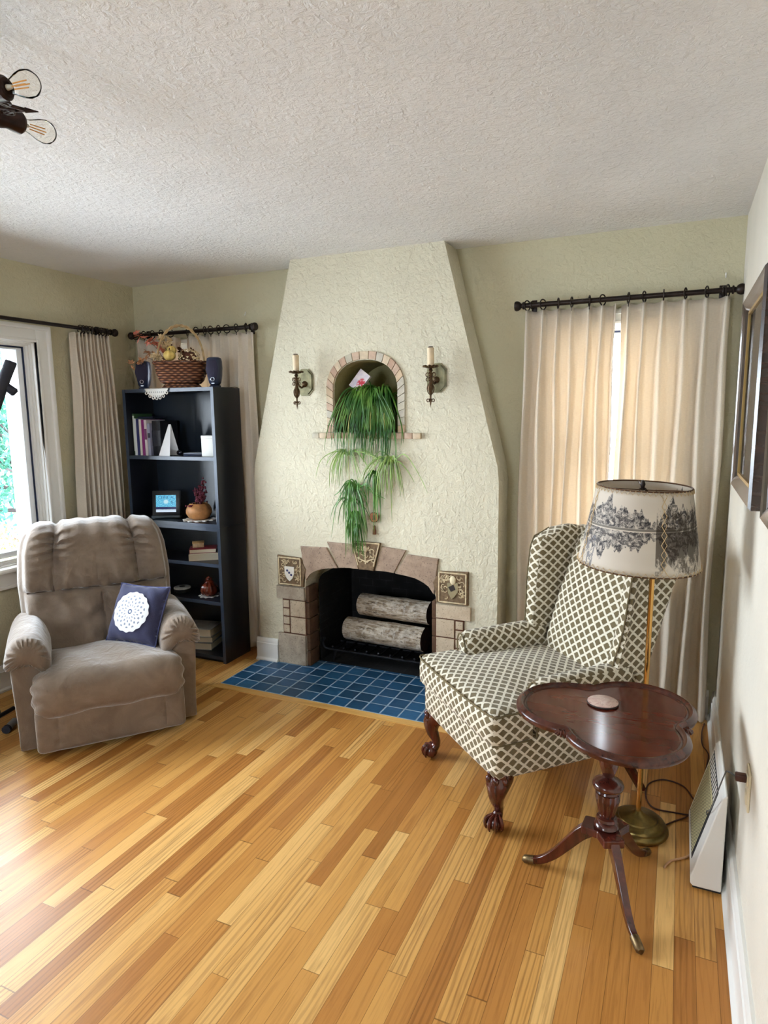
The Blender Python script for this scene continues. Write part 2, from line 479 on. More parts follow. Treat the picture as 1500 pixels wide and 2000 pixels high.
mb = MB(); base_run(mb, (XL + .03, 0, 0), (CH - .776, 0, 0), (0, -1)); base_run(mb, (CH + .778, 0, 0), (-.03, 0, 0), (0, -1)); struct(mb.build('baseboard_back', m_trim, smooth=30))
mb = MB()
base_run(mb, (CH - .795, YF, 0), (CH - .636, YF, 0), (0, -1), .15); base_run(mb, (CH - .776, 0, 0), (CH - .776, YF, 0), (-1, 0), .15)
base_run(mb, (CH + .636, YF, 0), (CH + .795, YF, 0), (0, -1), .15); base_run(mb, (CH + .778, 0, 0), (CH + .778, YF, 0), (1, 0), .15)
struct(mb.build('baseboard_chimney', m_trim, smooth=30))
mb = MB(); base_run(mb, (XL, YB, 0), (0, YB, 0), (0, 1)); struct(mb.build('baseboard_rear', m_trim, smooth=30))

# ------------------------------------------------------------------ windows
m_glass = glass('window_glass')
m_vinyl = plain('white_window_sash', S(240, 243, 246), .35)
m_gasket = plain('dark_window_gasket', S(30, 40, 70), .5)
def window(name, axis, plane, inward, a0, a1, z0, z1, casing=.085, stool=True, mull=None, deep=.036, sp=.06):
    """axis: 'x' wall plane is X=plane; inward = +1/-1 direction of the room"""
    def bb(mb, a, b, d0, d1, z, w, r=0.):
        lo, hi = plane + inward * d0, plane + inward * d1
        lo, hi = min(lo, hi), max(lo, hi)
        if axis == 'x': mb.bb(lo, hi, a, b, z, w, r=r)
        else: mb.bb(a, b, lo, hi, z, w, r=r)
    c = casing
    root = MB()
    # flat casing boards with a raised outer back-band and an inner bead
    for (a, b, z, w) in ((a0 - c, a0, z0 - .0, z1 + c), (a1, a1 + c, z0 - .0, z1 + c), (a0, a1, z1, z1 + c)):
        bb(root, a, b, 0, .02, z, w, .003)
    for (a, b, z, w) in ((a0 - c - .012, a0 - c + .014, z0, z1 + c + .012), (a1 + c - .014, a1 + c + .012, z0, z1 + c + .012), (a0 - c, a1 + c, z1 + c - .014, z1 + c + .012)):
        bb(root, a, b, 0, .034, z, w, .006)
    for (a, b, z, w) in ((a0 - .016, a0 + .0015, z0, z1 + .016), (a1 - .0015, a1 + .016, z0, z1 + .016), (a0 + .0015, a1 - .0015, z1 - .0015, z1 + .016)):
        bb(root, a, b, 0, .026, z, w, .004)
    # jamb liner steps inside the opening
    for k in range(4):
        d = .006 * (k + 1)
        for (a, b, z, w) in ((a0 + .0002, a0 + d, z0 + .0002, z1 - .0002), (a1 - d, a1 - .0002, z0 + .0002, z1 - .0002), (a0 + d, a1 - d, z1 - d, z1 - .0002), (a0 + d, a1 - d, z0 + .0002, z0 + d)):
            bb(root, a, b, -.018 - .017 * k, .002 - .017 * k if k == 0 else -.001 - .017 * k, z, w)
    root = root.build(name, m_trim); struct(root)
    g = MB()
    for (a, b, z, w) in ((a0 + .024, a0 + .032, z0 + .02, z1 - .02), (a1 - .032, a1 - .024, z0 + .02, z1 - .02), (a0 + .03, a1 - .03, z1 - .032, z1 - .024)):
        bb(g, a, b, -.074, -.066, z, w)
    g.build('gasket', m_gasket, root)
    s = MB(); q = .032; t = deep
    for (a, b, z, w) in ((a0 + q, a0 + q + t, z0 + q, z1 - q), (a1 - q - t, a1 - q, z0 + q, z1 - q), (a0 + q + t, a1 - q - t, z1 - q - t * .35, z1 - q - .0005), (a0 + q + t, a1 - q - t, z0 + q + .0005, z0 + q + t)):
        bb(s, a, b, -.12, -.07, z, w, .004)
    for (a, b, z, w) in ((a0 + .03, a0 + .065, z0, z1), (a1 - .065, a1 - .03, z0, z1), (a0 + .03, a1 - .03, z1 - .045, z1 - .02)): bb(s, a, b, -.205, -.121, z, w)
    if mull:
        for mz in mull: bb(s, a0 + q, a1 - q, -.12, -.07, mz - .02, mz + .02, .004)
    s.build('sash', m_vinyl, root)
    p = MB(); bb(p, a0 + q + t - .005, a1 - q - t + .005, -.098, -.094, z0 + q + t - .005, z1 - q - .01); p.build('pane', m_glass, root)
    if stool:
        k = MB(); bb(k, a0 - c - .03, a1 + c + .03, -.06, sp, z0 - .028, z0, .008); bb(k, a0 - c, a1 + c, 0, .022, z0 - .11, z0 - .028, .004)
        bb(k, a0 - c - .005, a1 + c + .005, 0, .03, z0 - .125, z0 - .105, .004); k.build('window_sill', m_trim, root)
    return root
window('window_1', 'x', XL, 1, W1[0], W1[1], W1[2], W1[3])
window('window_2', 'y', 0, -1, W2[0], W2[1], W2[2], W2[3], casing=.06, mull=[1.36], sp=.03)
window('window_3', 'y', 0, -1, W3[0], W3[1], W3[2], W3[3], casing=.06, mull=[1.36], sp=.03)
window('window_fill', 'y', YB, 1, W4[0], W4[1], W4[2], W4[3], casing=.08, mull=[1.4])  # unseen window, added to let in fill light from behind the camera

# ------------------------------------------------------------------ light: overcast daylight through the windows
w = bpy.data.worlds.new('sky'); SC.world = w; w.use_nodes = True
wn = w.node_tree.nodes; bg = wn['Background']
bg.inputs['Color'].default_value = (.80, .90, 1., 1); bg.inputs['Strength'].default_value = SKY = 24.0
def portal(name, loc, rot, sx, sy):
    l = bpy.data.lights.new(name, 'AREA'); l.shape = 'RECTANGLE'; l.size = sx; l.size_y = sy; l.cycles.is_portal = True
    o = bpy.data.objects.new(name, l); COL.objects.link(o); o.location = loc; o.rotation_euler = rot; return o
portal('daylight_left', (XL - .22, (W1[0] + W1[1]) / 2, (W1[2] + W1[3]) / 2), (0, R(-90), 0), W1[3] - W1[2], W1[1] - W1[0])
portal('daylight_back', ((W2[0] + W2[1]) / 2, .22, 1.35), (R(-90), 0, 0), W2[1] - W2[0], 1.3)
portal('daylight_side', ((W3[0] + W3[1]) / 2, .22, 1.35), (R(-90), 0, 0), W3[1] - W3[0], 1.3)
portal('fill_daylight_rear', ((W4[0] + W4[1]) / 2, YB - .22, (W4[2] + W4[3]) / 2), (R(90), 0, 0), W4[1] - W4[0], W4[3] - W4[2])  # guides sky light through the added rear window
SC.view_settings.view_transform = 'Standard'; SC.view_settings.look = 'None'; SC.view_settings.gamma = 1.; SC.view_settings.use_curve_mapping = False
SC.view_settings.exposure = 0.16
cy = SC.cycles
cy.use_denoising = True
try: cy.denoiser = 'OPENIMAGEDENOISE'
except Exception: pass
cy.use_adaptive_sampling = True; cy.adaptive_threshold = .10; cy.adaptive_min_samples = 16
cy.max_bounces = 8; cy.diffuse_bounces = 4; cy.glossy_bounces = 4; cy.transmission_bounces = 6; cy.transparent_max_bounces = 12
cy.sample_clamp_indirect = 8.; cy.caustics_reflective = False; cy.caustics_refractive = False
# ================================================================== curtains and rods
m_curt = cloth_mat('cream_linen', S(240, 228, 210), .2, .25, S(242, 226, 204))
def ridge(ph, w):
    d = abs(ph - round(ph)); return math.exp(-(d / w) ** 2)
def curtain(axis, plane, inward, a0, a1, b0, b1, zt, zb, pleats, label, group, depth=.058, w0=.07, w1=.19, seed=0, rod_d=.08, ring_a=None, rr=.025, rings=True, flare=0.):
    """pinch-pleated panel. pleats = fractions 0..1 where a ring holds the cloth"""
    root = thing('curtain', label, 'curtain', (0, 0, 0), 0, group)
    rnd = random.Random(seed)
    n = len(pleats)
    def phase(u):
        if u <= pleats[0]: return -(pleats[0] - u) / max(.06, (pleats[1] - pleats[0]))
        for i in range(1, n):
            if u <= pleats[i]: return i - 1 + (u - pleats[i - 1]) / (pleats[i] - pleats[i - 1])
        return n - 1 + (u - pleats[-1]) / max(.06, (pleats[-1] - pleats[-2]))
    ph0 = [rnd.uniform(-.12, .12) for _ in range(n + 2)]
    def P(u, v):
        z = lerp(zt, zb, v); k = smooth01(v * 5.)
        ph = phase(u)
        wob = .10 * math.sin(u * 9 + v * 2.1 + seed) * smooth01(v * 1.5)
        wd = lerp(w0, w1, k) * (1 + .25 * math.sin(7 * u + seed))
        h = ridge(ph + wob * .6, wd)
        if k < 1: h = max(h, 0) * lerp(.75, 1., k)
        # small counter fold in the valley
        val = .18 * math.sin(2 * PI * (ph + .25 + wob)) * k
        d = depth * (h * .9 + val * .35) + .004 * math.sin(23 * u + 5 * v + seed)
        a = lerp(lerp(a0, b0, v), lerp(a1, b1, v), u) + .006 * math.sin(3 * v * PI + 11 * u) * k
        top = .010 * (1 - ridge(ph, .28)) * (1 - smooth01(v * 40)) if v < .03 else 0
        D = plane + inward * (.048 + max(0, d) + flare * v)
        z -= top
        return (D, a, z) if axis == 'x' else (a, D, z)
    mb = MB().grid(P, max(60, int(n * 16)), 46)
    c = mb.build('curtain_cloth', m_curt, root, smooth=180, solid=.003)
    if rings:
        for i, q in enumerate(ring_a if ring_a else [lerp(a0, a1, t) for t in pleats]):
            tilt = rnd.uniform(-.5, .5)
            m = MB()
            rx = Matrix.Translation((plane + inward * rod_d, q, zt + .021) if axis == 'x' else (q, plane + inward * rod_d, zt + .021)) @ Matrix.Rotation(tilt, 4, 'Z')
            m.torus((0, 0, 0), rr, .0034, 20, 6, rx, ax='y' if axis == 'x' else 'x')
            m.tube([(0, 0, -rr), (0, 0, -rr - .016)], .002, 6, rx)
            m.build('curtain_ring', m_bronze, root)
    return root
def rod(axis, plane, inward, a0, a1, z, label, rod_d=.08, r=.0125, brackets=(), fin=(1, 1), mat=None):
    root = thing('curtain_rod', label, 'curtain rod')
    def P(a, d=0, dz=0): return (plane + inward * (rod_d + d), a, z + dz) if axis == 'x' else (a, plane + inward * (rod_d + d), z + dz)
    mat = mat or m_bronze
    MB().tube([P(a0), P(a1)], r, 14).build('rod', mat, root)
    prof = [(.0125, 0), (.019, .002), (.019, .008), (.013, .011), (.012, .018), (.02, .024), (.0245, .034), (.0255, .042), (.022, .05), (.0, .053)]
    for side, q in ((0, a0), (1, a1)):
        if not fin[side]: continue
        Mx = Matrix.Translation(P(q)) @ (Matrix.Rotation(R(90 if not side else -90), 4, 'X') if axis == 'x' else Matrix.Rotation(R(-90 if not side else 90), 4, 'Y'))
        MB().lathe(prof, 18, Mx).build('finial', mat, root)
    for q in brackets:
        m = MB(); e = -rod_d
        m.tube([P(q, e + .001, .0), P(q, -.012, -.0)], .007, 8)
        p0 = P(q, e + .003); 
        m.box(p0, (.006, .028, .07) if axis == 'x' else (.028, .006, .07), r=.002)
        m.torus(P(q), r + .003, .0045, 16, 6, ax='x' if axis == 'y' else 'y')
        m.build('bracket', mat, root)
    return root
# right-hand window
rod('y', 0, -1, -1.0, -.05, 2.112, 'dark bronze curtain rod on the wall right of the fireplace', brackets=(-.965, -.085))
G = 'pinch pleated curtains of the window right of the fireplace'
curtain('y', 0, -1, -1.0, -.552, -1.015, -.562, 2.09, .012, [.03, .21, .38, .53, .72, .86], 'left cream pleated curtain panel beside the fireplace, behind the patterned wing chair', G, seed=1)
curtain('y', 0, -1, -.528, -.052, -.535, -.05, 2.09, .012, [.07, .22, .40, .60, .79, .97], 'right cream pleated curtain panel beside the corner, behind the floor lamp', G, seed=4)
# window behind the bookcase
rod('y', 0, -1, -3.66, -2.72, 2.112, 'dark curtain rod on the wall above the black bookcase', brackets=(-3.62, -2.75))
G = 'pinch pleated curtains of the window behind the bookcase'
curtain('y', 0, -1, -3.68, -3.30, -3.66, -3.30, 2.09, .012, [.05, .25, .45, .65, .85], 'cream curtain panel half hidden behind the flower basket, left of its pair', G, seed=2, depth=.03, rod_d=.08)
curtain('y', 0, -1, -3.245, -2.715, -3.24, -2.70, 2.09, .012, [.06, .2, .33, .42, .54, .66, .80, .94], 'cream curtain panel between the black bookcase and the chimney breast', G, seed=3, depth=.036)
# picture window
rod('x', XL, 1, -3.25, -.30, 2.112, 'long dark curtain rod above the picture window', brackets=(-.335, -3.2), r=.011)
curtain('x', XL, 1, -.595, -.315, -.665, -.268, 2.085, .012, [.04, .14, .24, .34, .44, .54, .64, .74, .84, .95], 'cream curtain gathered at the corner end of the picture window rod',
        None, seed=5, depth=.07, w0=.16, w1=.24, ring_a=[-.535 + .0235 * i for i in range(10)], rr=.024, rod_d=.08)
m = MB()
for q in (-1.02, ):
    pass
for (x, z) in ((-.075, 2.19), (-2.80, 2.205)):
    hk = MB().tube([(x, -.001, z + .012), (x, -.006, z + .012), (x, -.007, z - .004), (x, -.014, z - .01), (x, -.018, z - .002)], .003, 6).build('wall_hook', m_trim)
    tag(hk, 'tiny white hook on the wall above the %s curtain rod' % ('right corner' if x > -1 else 'bookcase'), 'hook')

# ================================================================== bookcases
m_bc = plain('black_laminate', S(17, 20, 30), .38, spec=.6)
m_bcb = plain('bookcase_back_sheen', S(28, 38, 50), .3, spec=.7)  # black board, its teal window sheen put into the colour
m_bce = plain('bookcase_edge_reflection', S(50, 62, 80), .35, spec=.6)  # edges painted lighter blue to carry their reflection
BX0, BX1, BY0, BY1 = -3.515, -2.79, -.375, -.115
def bookcase(name, label, z0, z1, shelves, back_split=None):
    root = thing('bookcase', label, 'bookcase', ((BX0 + BX1) / 2, BY1, z0)); hw = (BX1 - BX0) / 2; D = BY0 - BY1; h = z1 - z0; t = .022
    for sx in (-1, 1):
        x0, x1 = (-hw, -hw + t) if sx < 0 else (hw - t, hw)
        p = MB().bb(x0, x1, D + .002, 0, 0, h, r=.001).build('side_panel', m_bc, root)
        MB().bb(x0, x1, D - .0005, D + .0018, 0, h).build('edge_band', m_bce, p)
    for i, z in enumerate(shelves):
        p = MB().bb(-hw + t, hw - t, D + .006, -.006, z - z0 - t, z - z0).build('shelf', m_bc, root)
        MB().bb(-hw + t, hw - t, D + .0035, D + .0058, z - z0 - t, z - z0).build('edge_band', m_bce, p)
    for s_ in (-1, 1):
        e = s_ * (hw - t); MB().add([(0, -.006, .001), (e, -.016, .001), (e, -.016, h - .001), (0, -.006, h - .001), (0, -.001, .001), (e, -.001, .001), (e, -.001, h - .001), (0, -.001, h - .001)], [(0, 1, 2, 3), (4, 7, 6, 5), (0, 4, 5, 1), (2, 6, 7, 3), (0, 3, 7, 4), (1, 5, 6, 2)]).build('back_panel', m_bcb, root, smooth=0)
    if z0 < .1: MB().bb(-hw + t, hw - t, D + .02, D + .034, 0, .018).build('toe_kick', m_bc, root)
    return root
bookcase('lower', 'black bookcase standing on the floor, the lower of two stacked units', 0.0, .877, [.042, .402, .647, .877])
bookcase('upper', 'black two-shelf bookcase stacked on top of the lower unit', .8775, 1.737, [.8995, 1.315, 1.737])

# ---- on the top: speakers, basket, doily
m_spk = plain('speaker_cloth', S(44, 42, 66), .8, bump=.3, bscale=300)
m_spk2 = plain('speaker_plastic', S(38, 48, 74), .35)
m_silver = plain('silver_badge', S(210, 216, 224), .3, .6)
def speaker(x, y, rz, label):
    root = thing('desktop_speaker', label, 'speaker', (x, y, 1.7375), rz, 'desktop speakers on the bookcase')
    def ring(z, w, d, k=20):
        return [(w * math.copysign(abs(math.cos(a)) ** .7, math.cos(a)), d * math.copysign(abs(math.sin(a)) ** .7, math.sin(a)), z) for a in [2 * PI * i / k for i in range(k)]]
    zs = [(.018, .026, .03), (.03, .034, .038), (.07, .042, .045), (.12, .046, .047), (.16, .045, .043), (.178, .041, .036), (.184, .03, .024)]
    vs = []; fs = []
    for z, w, d in zs: vs += ring(z, w, d)
    k = 20
    for i in range(len(zs) - 1):
        for q in range(k): fs.append((i * k + q, i * k + (q + 1) % k, (i + 1) * k + (q + 1) % k, (i + 1) * k + q))
    fs += [tuple(range(k - 1, -1, -1)), tuple((len(zs) - 1) * k + q for q in range(k))]
    MB().add(vs, fs).build('cabinet', m_spk2, root)
    # grille: front cloth, oval, domed
    def G_(u, v):
        a = 2 * PI * u; r = v; z = .105 + .07 * r * math.sin(a); w = .039 * (1 - .28 * max(0, -(z - .105) / .07)) * r * math.cos(a)
        return (w, -.0475 - .006 * (1 - r * r) + .012 * abs(r * math.sin(a)) ** 3, z)
    MB().grid(G_, 28, 8, cu=True).build('grille', m_spk, root)
    MB().lathe([(.034, 0), (.036, .004), (.034, .012), (.02, .02)], 20).build('foot', m_spk2, root)
    MB().torus((0, -.047, .05), .011, .0022, 18, 6, ax='y').build('tweeter_ring', m_silver, root)
    MB().bb(-.009, .009, -.043, -.036, .022, .028).build('badge', m_silver, root)
speaker(-3.45, -.245, R(25), 'small dark speaker on the bookcase, beside the room corner')
speaker(-2.875, -.245, R(20), 'small dark speaker on the bookcase, right of the flower basket')
cb = MB().tube(catmull([(-2.862, -.2, 1.741), (-2.83, -.17, 1.7395), (-2.80, -.15, 1.742), (-2.798, -.12, 1.7392)], 6), .0018, 6).build('speaker_cable', m_black); tag(cb, 'thin dark cable behind the right speaker on the bookcase', 'cable')

m_lace = plain('white_lace', S(240, 238, 232), .9, bump=.4, bscale=200)
def doily(x, y, z, r, label, drape=0., n=12):
    mb = MB()
    def f(u, v):
        a = 2 * PI * u; rr = r * v * (1 + .05 * v ** 6 * math.cos(n * a))
        px, py = rr * math.cos(a), rr * math.sin(a); zz = 0
        return (px, py, zz + .0012)
    mb.grid(f, 72, 6, cu=True)
    # scalloped edge loops
    for i in range(n):
        a = 2 * PI * i / n
        mb.torus((r * 1.0 * math.cos(a), r * 1.0 * math.sin(a), .0015), r * .13, r * .035, 12, 5)
    o = mb.build('doily', m_lace, solid=.0012); o.location = (x, y, z + .0015)
    return tag(o, label, 'doily', None)
BKX, BKY = -3.13, -.25
# doily under the basket hangs over the front edge
mb = MB()
def dl(u, v):
    x = lerp(-.13, .06, u); t = v * .17; half = 1 - abs(u - .5) * 2
    drop = max(0, t - .085) * (1.0 if True else 0)
    return (BKX - .06 + x, BY0 + .085 - min(t, .0875) - (.002 if t > .085 else 0), 1.7388 - min(drop, .055 * math.sin(PI * u) ** .6))
mb.grid(dl, 37, 22)
mb.f = [q for k_, q in enumerate(mb.f) if not ((k_ // 36) > 11 and (k_ // 36) % 3 == 1 and (k_ % 36) % 3 == 1)]
dd = mb.build('doily', m_lace, solid=.0012)
MB()
for i in range(7):
    u = (i + .5) / 7; q = dl(u, 1.)
    MB().torus((q[0], q[1] - .001, q[2] - .006), .009, .0028, 10, 5, ax='y').build('lace_loop', m_lace, dd)
tag(dd, 'white lace doily hanging over the bookcase top edge under the basket', 'doily')

def wicker():
    n = NT('brown_wicker'); v = n.coord(); x, y, z = n.sep(v)
    a = n.math('ARCTAN2', y, x)
    ua = n.math('MULTIPLY', a, 5.1); row = n.math('FLOOR', n.math('MULTIPLY', z, 70.)); fz = n.math('FRACT', n.math('MULTIPLY', z, 70.))
    s = n.math('SINE', n.math('ADD', n.math('MULTIPLY', ua, 3.), n.math('MULTIPLY', row, PI)))
    hz = n.math('SINE', n.math('MULTIPLY', fz, PI))
    h = n.math('ADD', n.math('MULTIPLY', hz, .7), n.math('MULTIPLY', s, .35))
    c = n.ramp(n.math('ADD', n.math('MULTIPLY', h, .7), n.math('MULTIPLY', n.noise(v, 60, 3), .3)), [(.0, S(40, 20, 14)), (.45, S(104, 58, 36)), (.9, S(178, 122, 82))])
    n.p(Base_Color=c, Roughness=.55); n.bump(h, .9, .006); return n.m
m_wick = wicker()
m_handle = plain('pale_twisted_willow', S(196, 166, 120), .6, bump=.5, bscale=120, var=.25, vscale=40)
bk = thing('wicker_basket', 'brown wicker basket with tall handle on top of the black bookcase', 'basket', (BKX, BKY, 1.7405), R(28))
def sq(a, w, d, e=3.2):
    c, s = math.cos(a), math.sin(a)
    return w * math.copysign(abs(c) ** (2 / e), c), d * math.copysign(abs(s) ** (2 / e), s)
def bowl(u, v):
    z = [.03, .045, .08, .115, .135, .15][0]
    zz = lerp(.028, .155, v); w = interp([0, .15, .5, 1], [.115, .135, .152, .158], v); d = interp([0, .15, .5, 1], [.07, .085, .098, .103], v)
    x, y = sq(2 * PI * u, w, d); return (x, y, zz)
mb = MB().grid(bowl, 64, 18, cu=True)
mb.grid(lambda u, v: (lambda q: (q[0] * .93, q[1] * .93, q[2]))(bowl(u, v)), 64, 10, cu=True, flip=True)
mb.grid(lambda u, v: (sq(2 * PI * u, .115 * v, .07 * v) + (.03,)), 64, 4, cu=True)
mb.build('bowl', m_wick, bk)
mb = MB()
for dz, dr in ((.152, 0.), (.160, .004), (.154, .008)):
    mb.tube([sq(2 * PI * i / 60, .158 + dr, .103 + dr) + (dz + .003 * math.sin(i * 1.6 + dr * 900),) for i in range(60)], .005, 6, closed=True)
mb.build('rim', m_wick, bk)
mb = MB().grid(lambda u, v: (sq(2 * PI * u, lerp(.125, .1, v), lerp(.08, .06, v)) + (lerp(0, .03, v),)), 64, 5, cu=True); mb.build('foot', m_wick, bk)
mb = MB()
for s in (0, 1):
    pts = []
    for i in range(61):
        a = PI * i / 60; t = a * 14 + PI * s
        pts.append((.145 * math.cos(a), .006 * math.cos(t), .14 + .245 * math.sin(a) ** .85 + .006 * math.sin(t)))
    mb.tube(pts, .0055, 7)
mb.build('handle', m_handle, bk)

# dried flowers, leaves and gourds in the basket
def leaf_fan(mb, M, size, lobes=5):
    pts = []
    for i in range(lobes * 2 + 1):
        a = lerp(-2.2, 2.2, i / (lobes * 2)); r = size * ((1.0 - .18 * abs(a)) if i % 2 == 1 else .42)
        pts.append((r * math.sin(a), r * math.cos(a) * .9 + size * .1, .06 * size * math.sin(3 * a)))
    vs = [(0, -size * .35, 0)] + pts; fs = [(0, i, i + 1) for i in range(1, len(pts))]
    mb.add(vs, fs, M)
def rot_rand(rnd, loc): return Matrix.Translation(loc) @ Matrix.Rotation(rnd.uniform(0, 6.28), 4, 'Z') @ Matrix.Rotation(rnd.uniform(-1.3, 1.3), 4, 'X') @ Matrix.Rotation(rnd.uniform(-1, 1), 4, 'Y')
rnd = random.Random(11)
C_ = lambda x, y, z: (BKX + x, BKY + y, 1.7405 + z)
def spray(label, stems, colour, size, nl, name='dried_leaf_spray', rough=.8):
    root = thing(name, label, 'dried flowers', C_(0, 0, 0))
    ms = MB(); ml = MB()
    for pts in stems:
        cp = catmull(pts, 6); ms.tube(cp, .0018, 5)
        for k in range(nl):
            t = cp[int(lerp(len(cp) * .35, len(cp) - 1, (k + .5) / nl))]
            leaf_fan(ml, rot_rand(rnd, (t.x + rnd.uniform(-.012, .012), t.y + rnd.uniform(-.012, .012), t.z + rnd.uniform(-.008, .012))), size * rnd.uniform(.7, 1.2))
    ms.build('stem', plain('dry_stem_' + name, S(120, 84, 52), .8), root); ml.build('leaves', colour, root, fix=False)
    return root
m_red = plain('faded_maple_red', S(214, 128, 104), .8, var=.35, vscale=30)
m_tan = plain('dried_tan_leaf', S(204, 150, 106), .8, var=.4, vscale=35)
m_straw = plain('dried_straw', S(226, 200, 156), .85, var=.3, vscale=60)
m_brown = plain('dried_brown', S(96, 56, 38), .85, var=.4, vscale=50)
spray('spray of faded red maple leaves reaching left out of the basket', [[(-.1, 0, .12), (-.18, -.02, .26), (-.27, -.04, .32), (-.33, -.05, .345)], [(-.08, 0, .12), (-.16, .02, .25), (-.24, .02, .31)]], m_red, .05, 6)
spray('low spray of dried leaves drooping over the left speaker', [[(-.11, -.04, .12), (-.2, -.06, .19), (-.28, -.08, .17), (-.32, -.09, .14)], [(-.1, -.02, .13), (-.2, -.03, .215), (-.26, -.05, .225)]], m_tan, .036, 7)
spray('tall bunch of straw and tan leaves at the left of the basket', [[(-.05, 0, .1), (-.1, -.02, .25), (-.13, -.02, .33)], [(-.04, -.02, .1), (-.07, -.03, .25), (-.08, -.02, .30)], [(-.06, .02, .1), (-.14, .02, .26), (-.17, .02, .29)], [(-.07, -.05, .14), (-.12, -.07, .19), (-.15, -.08, .21)]], m_straw, .036, 10)
spray('dark brown dried leaves in the middle of the basket', [[(.02, 0, .1), (.03, -.02, .24)], [(.06, .02, .1), (.07, .02, .25)], [(-.02, .03, .1), (-.03, .03, .27)], [(.1, .0, .1), (.12, -.02, .22)], [(.0, -.05, .14), (-.04, -.08, .18), (-.06, -.09, .17)]], m_brown, .026, 8)
hy = thing('dried_hydrangea', 'pale dried hydrangea head at the right of the basket', 'dried flowers', C_(.075, -.01, .19))
ml = MB()
for i in range(150):
    d = Vector((rnd.gauss(0, 1), rnd.gauss(0, 1), rnd.gauss(0, 1))).normalized()
    leaf_fan(ml, Matrix.Translation((d.x * .072, d.y * .055, d.z * .05)) @ d.to_track_quat('Z', 'Y').to_matrix().to_4x4(), .0125, 2)
ml.build('petals', plain('hydrangea_petal', S(226, 204, 160), .85, var=.35, vscale=70), hy, fix=False)
MB().tube([(0, 0, -.02), (-.01, 0, -.09)], .003, 6).build('stem', m_brown, hy)
MB().sphere((0, 0, 0), (.05, .038, .036), 12, 8).build('core', m_brown, hy)
mg = plain('yellow_gourd_skin', S(228, 198, 112), .5, bump=.25, bscale=50, var=.18, vscale=25)
def gourd(x, y, z, r, label):
    mb = MB(); mb.grid(lambda u, v: (lambda a, b: (r * math.cos(b) * math.cos(a) * (1 + .07 * math.cos(7 * a)), r * math.cos(b) * math.sin(a) * (1 + .07 * math.cos(7 * a)), r * .92 * math.sin(b)))(2 * PI * u, -PI / 2 + PI * v), 42, 14, cu=True)
    t = thing('gourd', label, 'gourd', C_(x, y, z)); mb.build('flesh', mg, t, smooth=180); MB().tube([(0, 0, r * .85), (.004, 0, r * 1.25)], [.004, .003], 7).build('stem', m_brown, t)
gourd(-.015, -.085, .198, .036, 'yellow gourd at the front of the flower basket')
gourd(-.045, -.03, .235, .03, 'paler yellow gourd tucked behind the front gourd in the basket')
# ---- shelf with the books
m_page = plain('book_pages', S(226, 214, 190), .9)
def standing_book(x, w, h, d, col, label, z=1.3155, lean=0., band=None):
    root = thing('book', label, 'book', (x, -.17, z), 0, 'books standing on the top shelf'); mc = plain('book_cover_' + col[0], col[1], .45)
    mb = MB().bb(0, .0022, -d, 0, 0, h).bb(w - .0022, w, -d, 0, 0, h).bb(0, w, -d - .001, -d + .0018, 0, h)
    mb.build('cover', mc, root); MB().bb(.0022, w - .0022, -d + .0018, -.004, .004, h - .004).build('pages', m_page, root)
    if band: MB().bb(.001, w - .001, -d - .0016, -d - .001, h * band[0], h * band[1]).build('spine_label', plain('spine_label_' + col[0], band[2], .5), root)
    return root
bx = -3.488
for w_, h_, d_, col, lab, band in (
    (.016, .268, .16, ('green', S(60, 96, 60)), 'slim green and white book, first at the left on the top shelf', (.1, .95, S(214, 222, 206))),
    (.02, .238, .17, ('white', S(222, 226, 224)), 'white book beside the slim green one', None),
    (.022, .236, .17, ('navy', S(40, 44, 96)), 'dark blue book on the top shelf, between two white ones', None),
    (.019, .232, .17, ('cream', S(226, 220, 206)), 'cream book left of the magenta one', None),
    (.022, .230, .17, ('magenta', S(130, 26, 108)), 'magenta book near the middle of the row', None),
    (.020, .228, .17, ('ivory', S(224, 214, 214)), 'ivory book right of the magenta one', (.45, .75, S(120, 70, 110))),
    (.021, .206, .165, ('grey', S(150, 152, 176)), 'short grey book at the right end of the row', (.55, .7, S(40, 40, 60)))):
    standing_book(bx, w_, h_, d_, col, lab, band=band); bx += w_ + .0012
# black binder box behind the row with its top just above the books
bd = thing('box_file', 'black box file standing right of the row of books', 'box file', (bx + .002, -.16, 1.3155)); MB().bb(0, .07, -.16, 0, 0, .222, r=.003).build('body', plain('black_card', S(20, 20, 28), .5), bd)
MB().bb(.001, .069, -.1625, -.160, .06, .16).build('spine', plain('black_card_spine', S(30, 30, 40), .4), bd)
fl = MB().bb(-.15, .0, -.10, .02, 0, .008, r=.001)
fb_ = fl.build('notebook', plain('navy_notebook', S(30, 36, 60), .5)); fb_.location = (bx - .002, -.2, 1.3155 + .2405)
tag(fb_, 'dark notebook lying on top of the standing books', 'notebook')
# white tent card
tc = MB().plate([(0, 0), (.085, 0), (.066, .205), (.05, .205)], [], -.001, .001, 'y', Matrix.Rotation(R(-14), 4, 'X')).build('folded_card', plain('white_card', S(244, 244, 246), .6), smooth=0)
tc.location = (bx + .086, -.362, 1.3160); tc.rotation_euler = (0, 0, R(4))
t2 = MB().plate([(0, 0), (.085, 0), (.066, .203), (.05, .203)], [], -.001, .001, 'y', Matrix.Translation((0, .1, 0)) @ Matrix.Rotation(R(14), 4, 'X')).build('back_flap', tc.data.materials[0], tc, smooth=0)
tag(tc, 'white folded card standing like a tent beside the books', 'card')
tp = MB().sphere((0, 0, .018), (.022, .016, .018), 16, 8).build('glass_paperweight', plain('smoked_glass', S(24, 24, 34), .1, coat=.5)); tp.location = (-3.165, -.27, 1.3155)
tag(tp, 'small dark round paperweight beside the white folded card', 'paperweight')
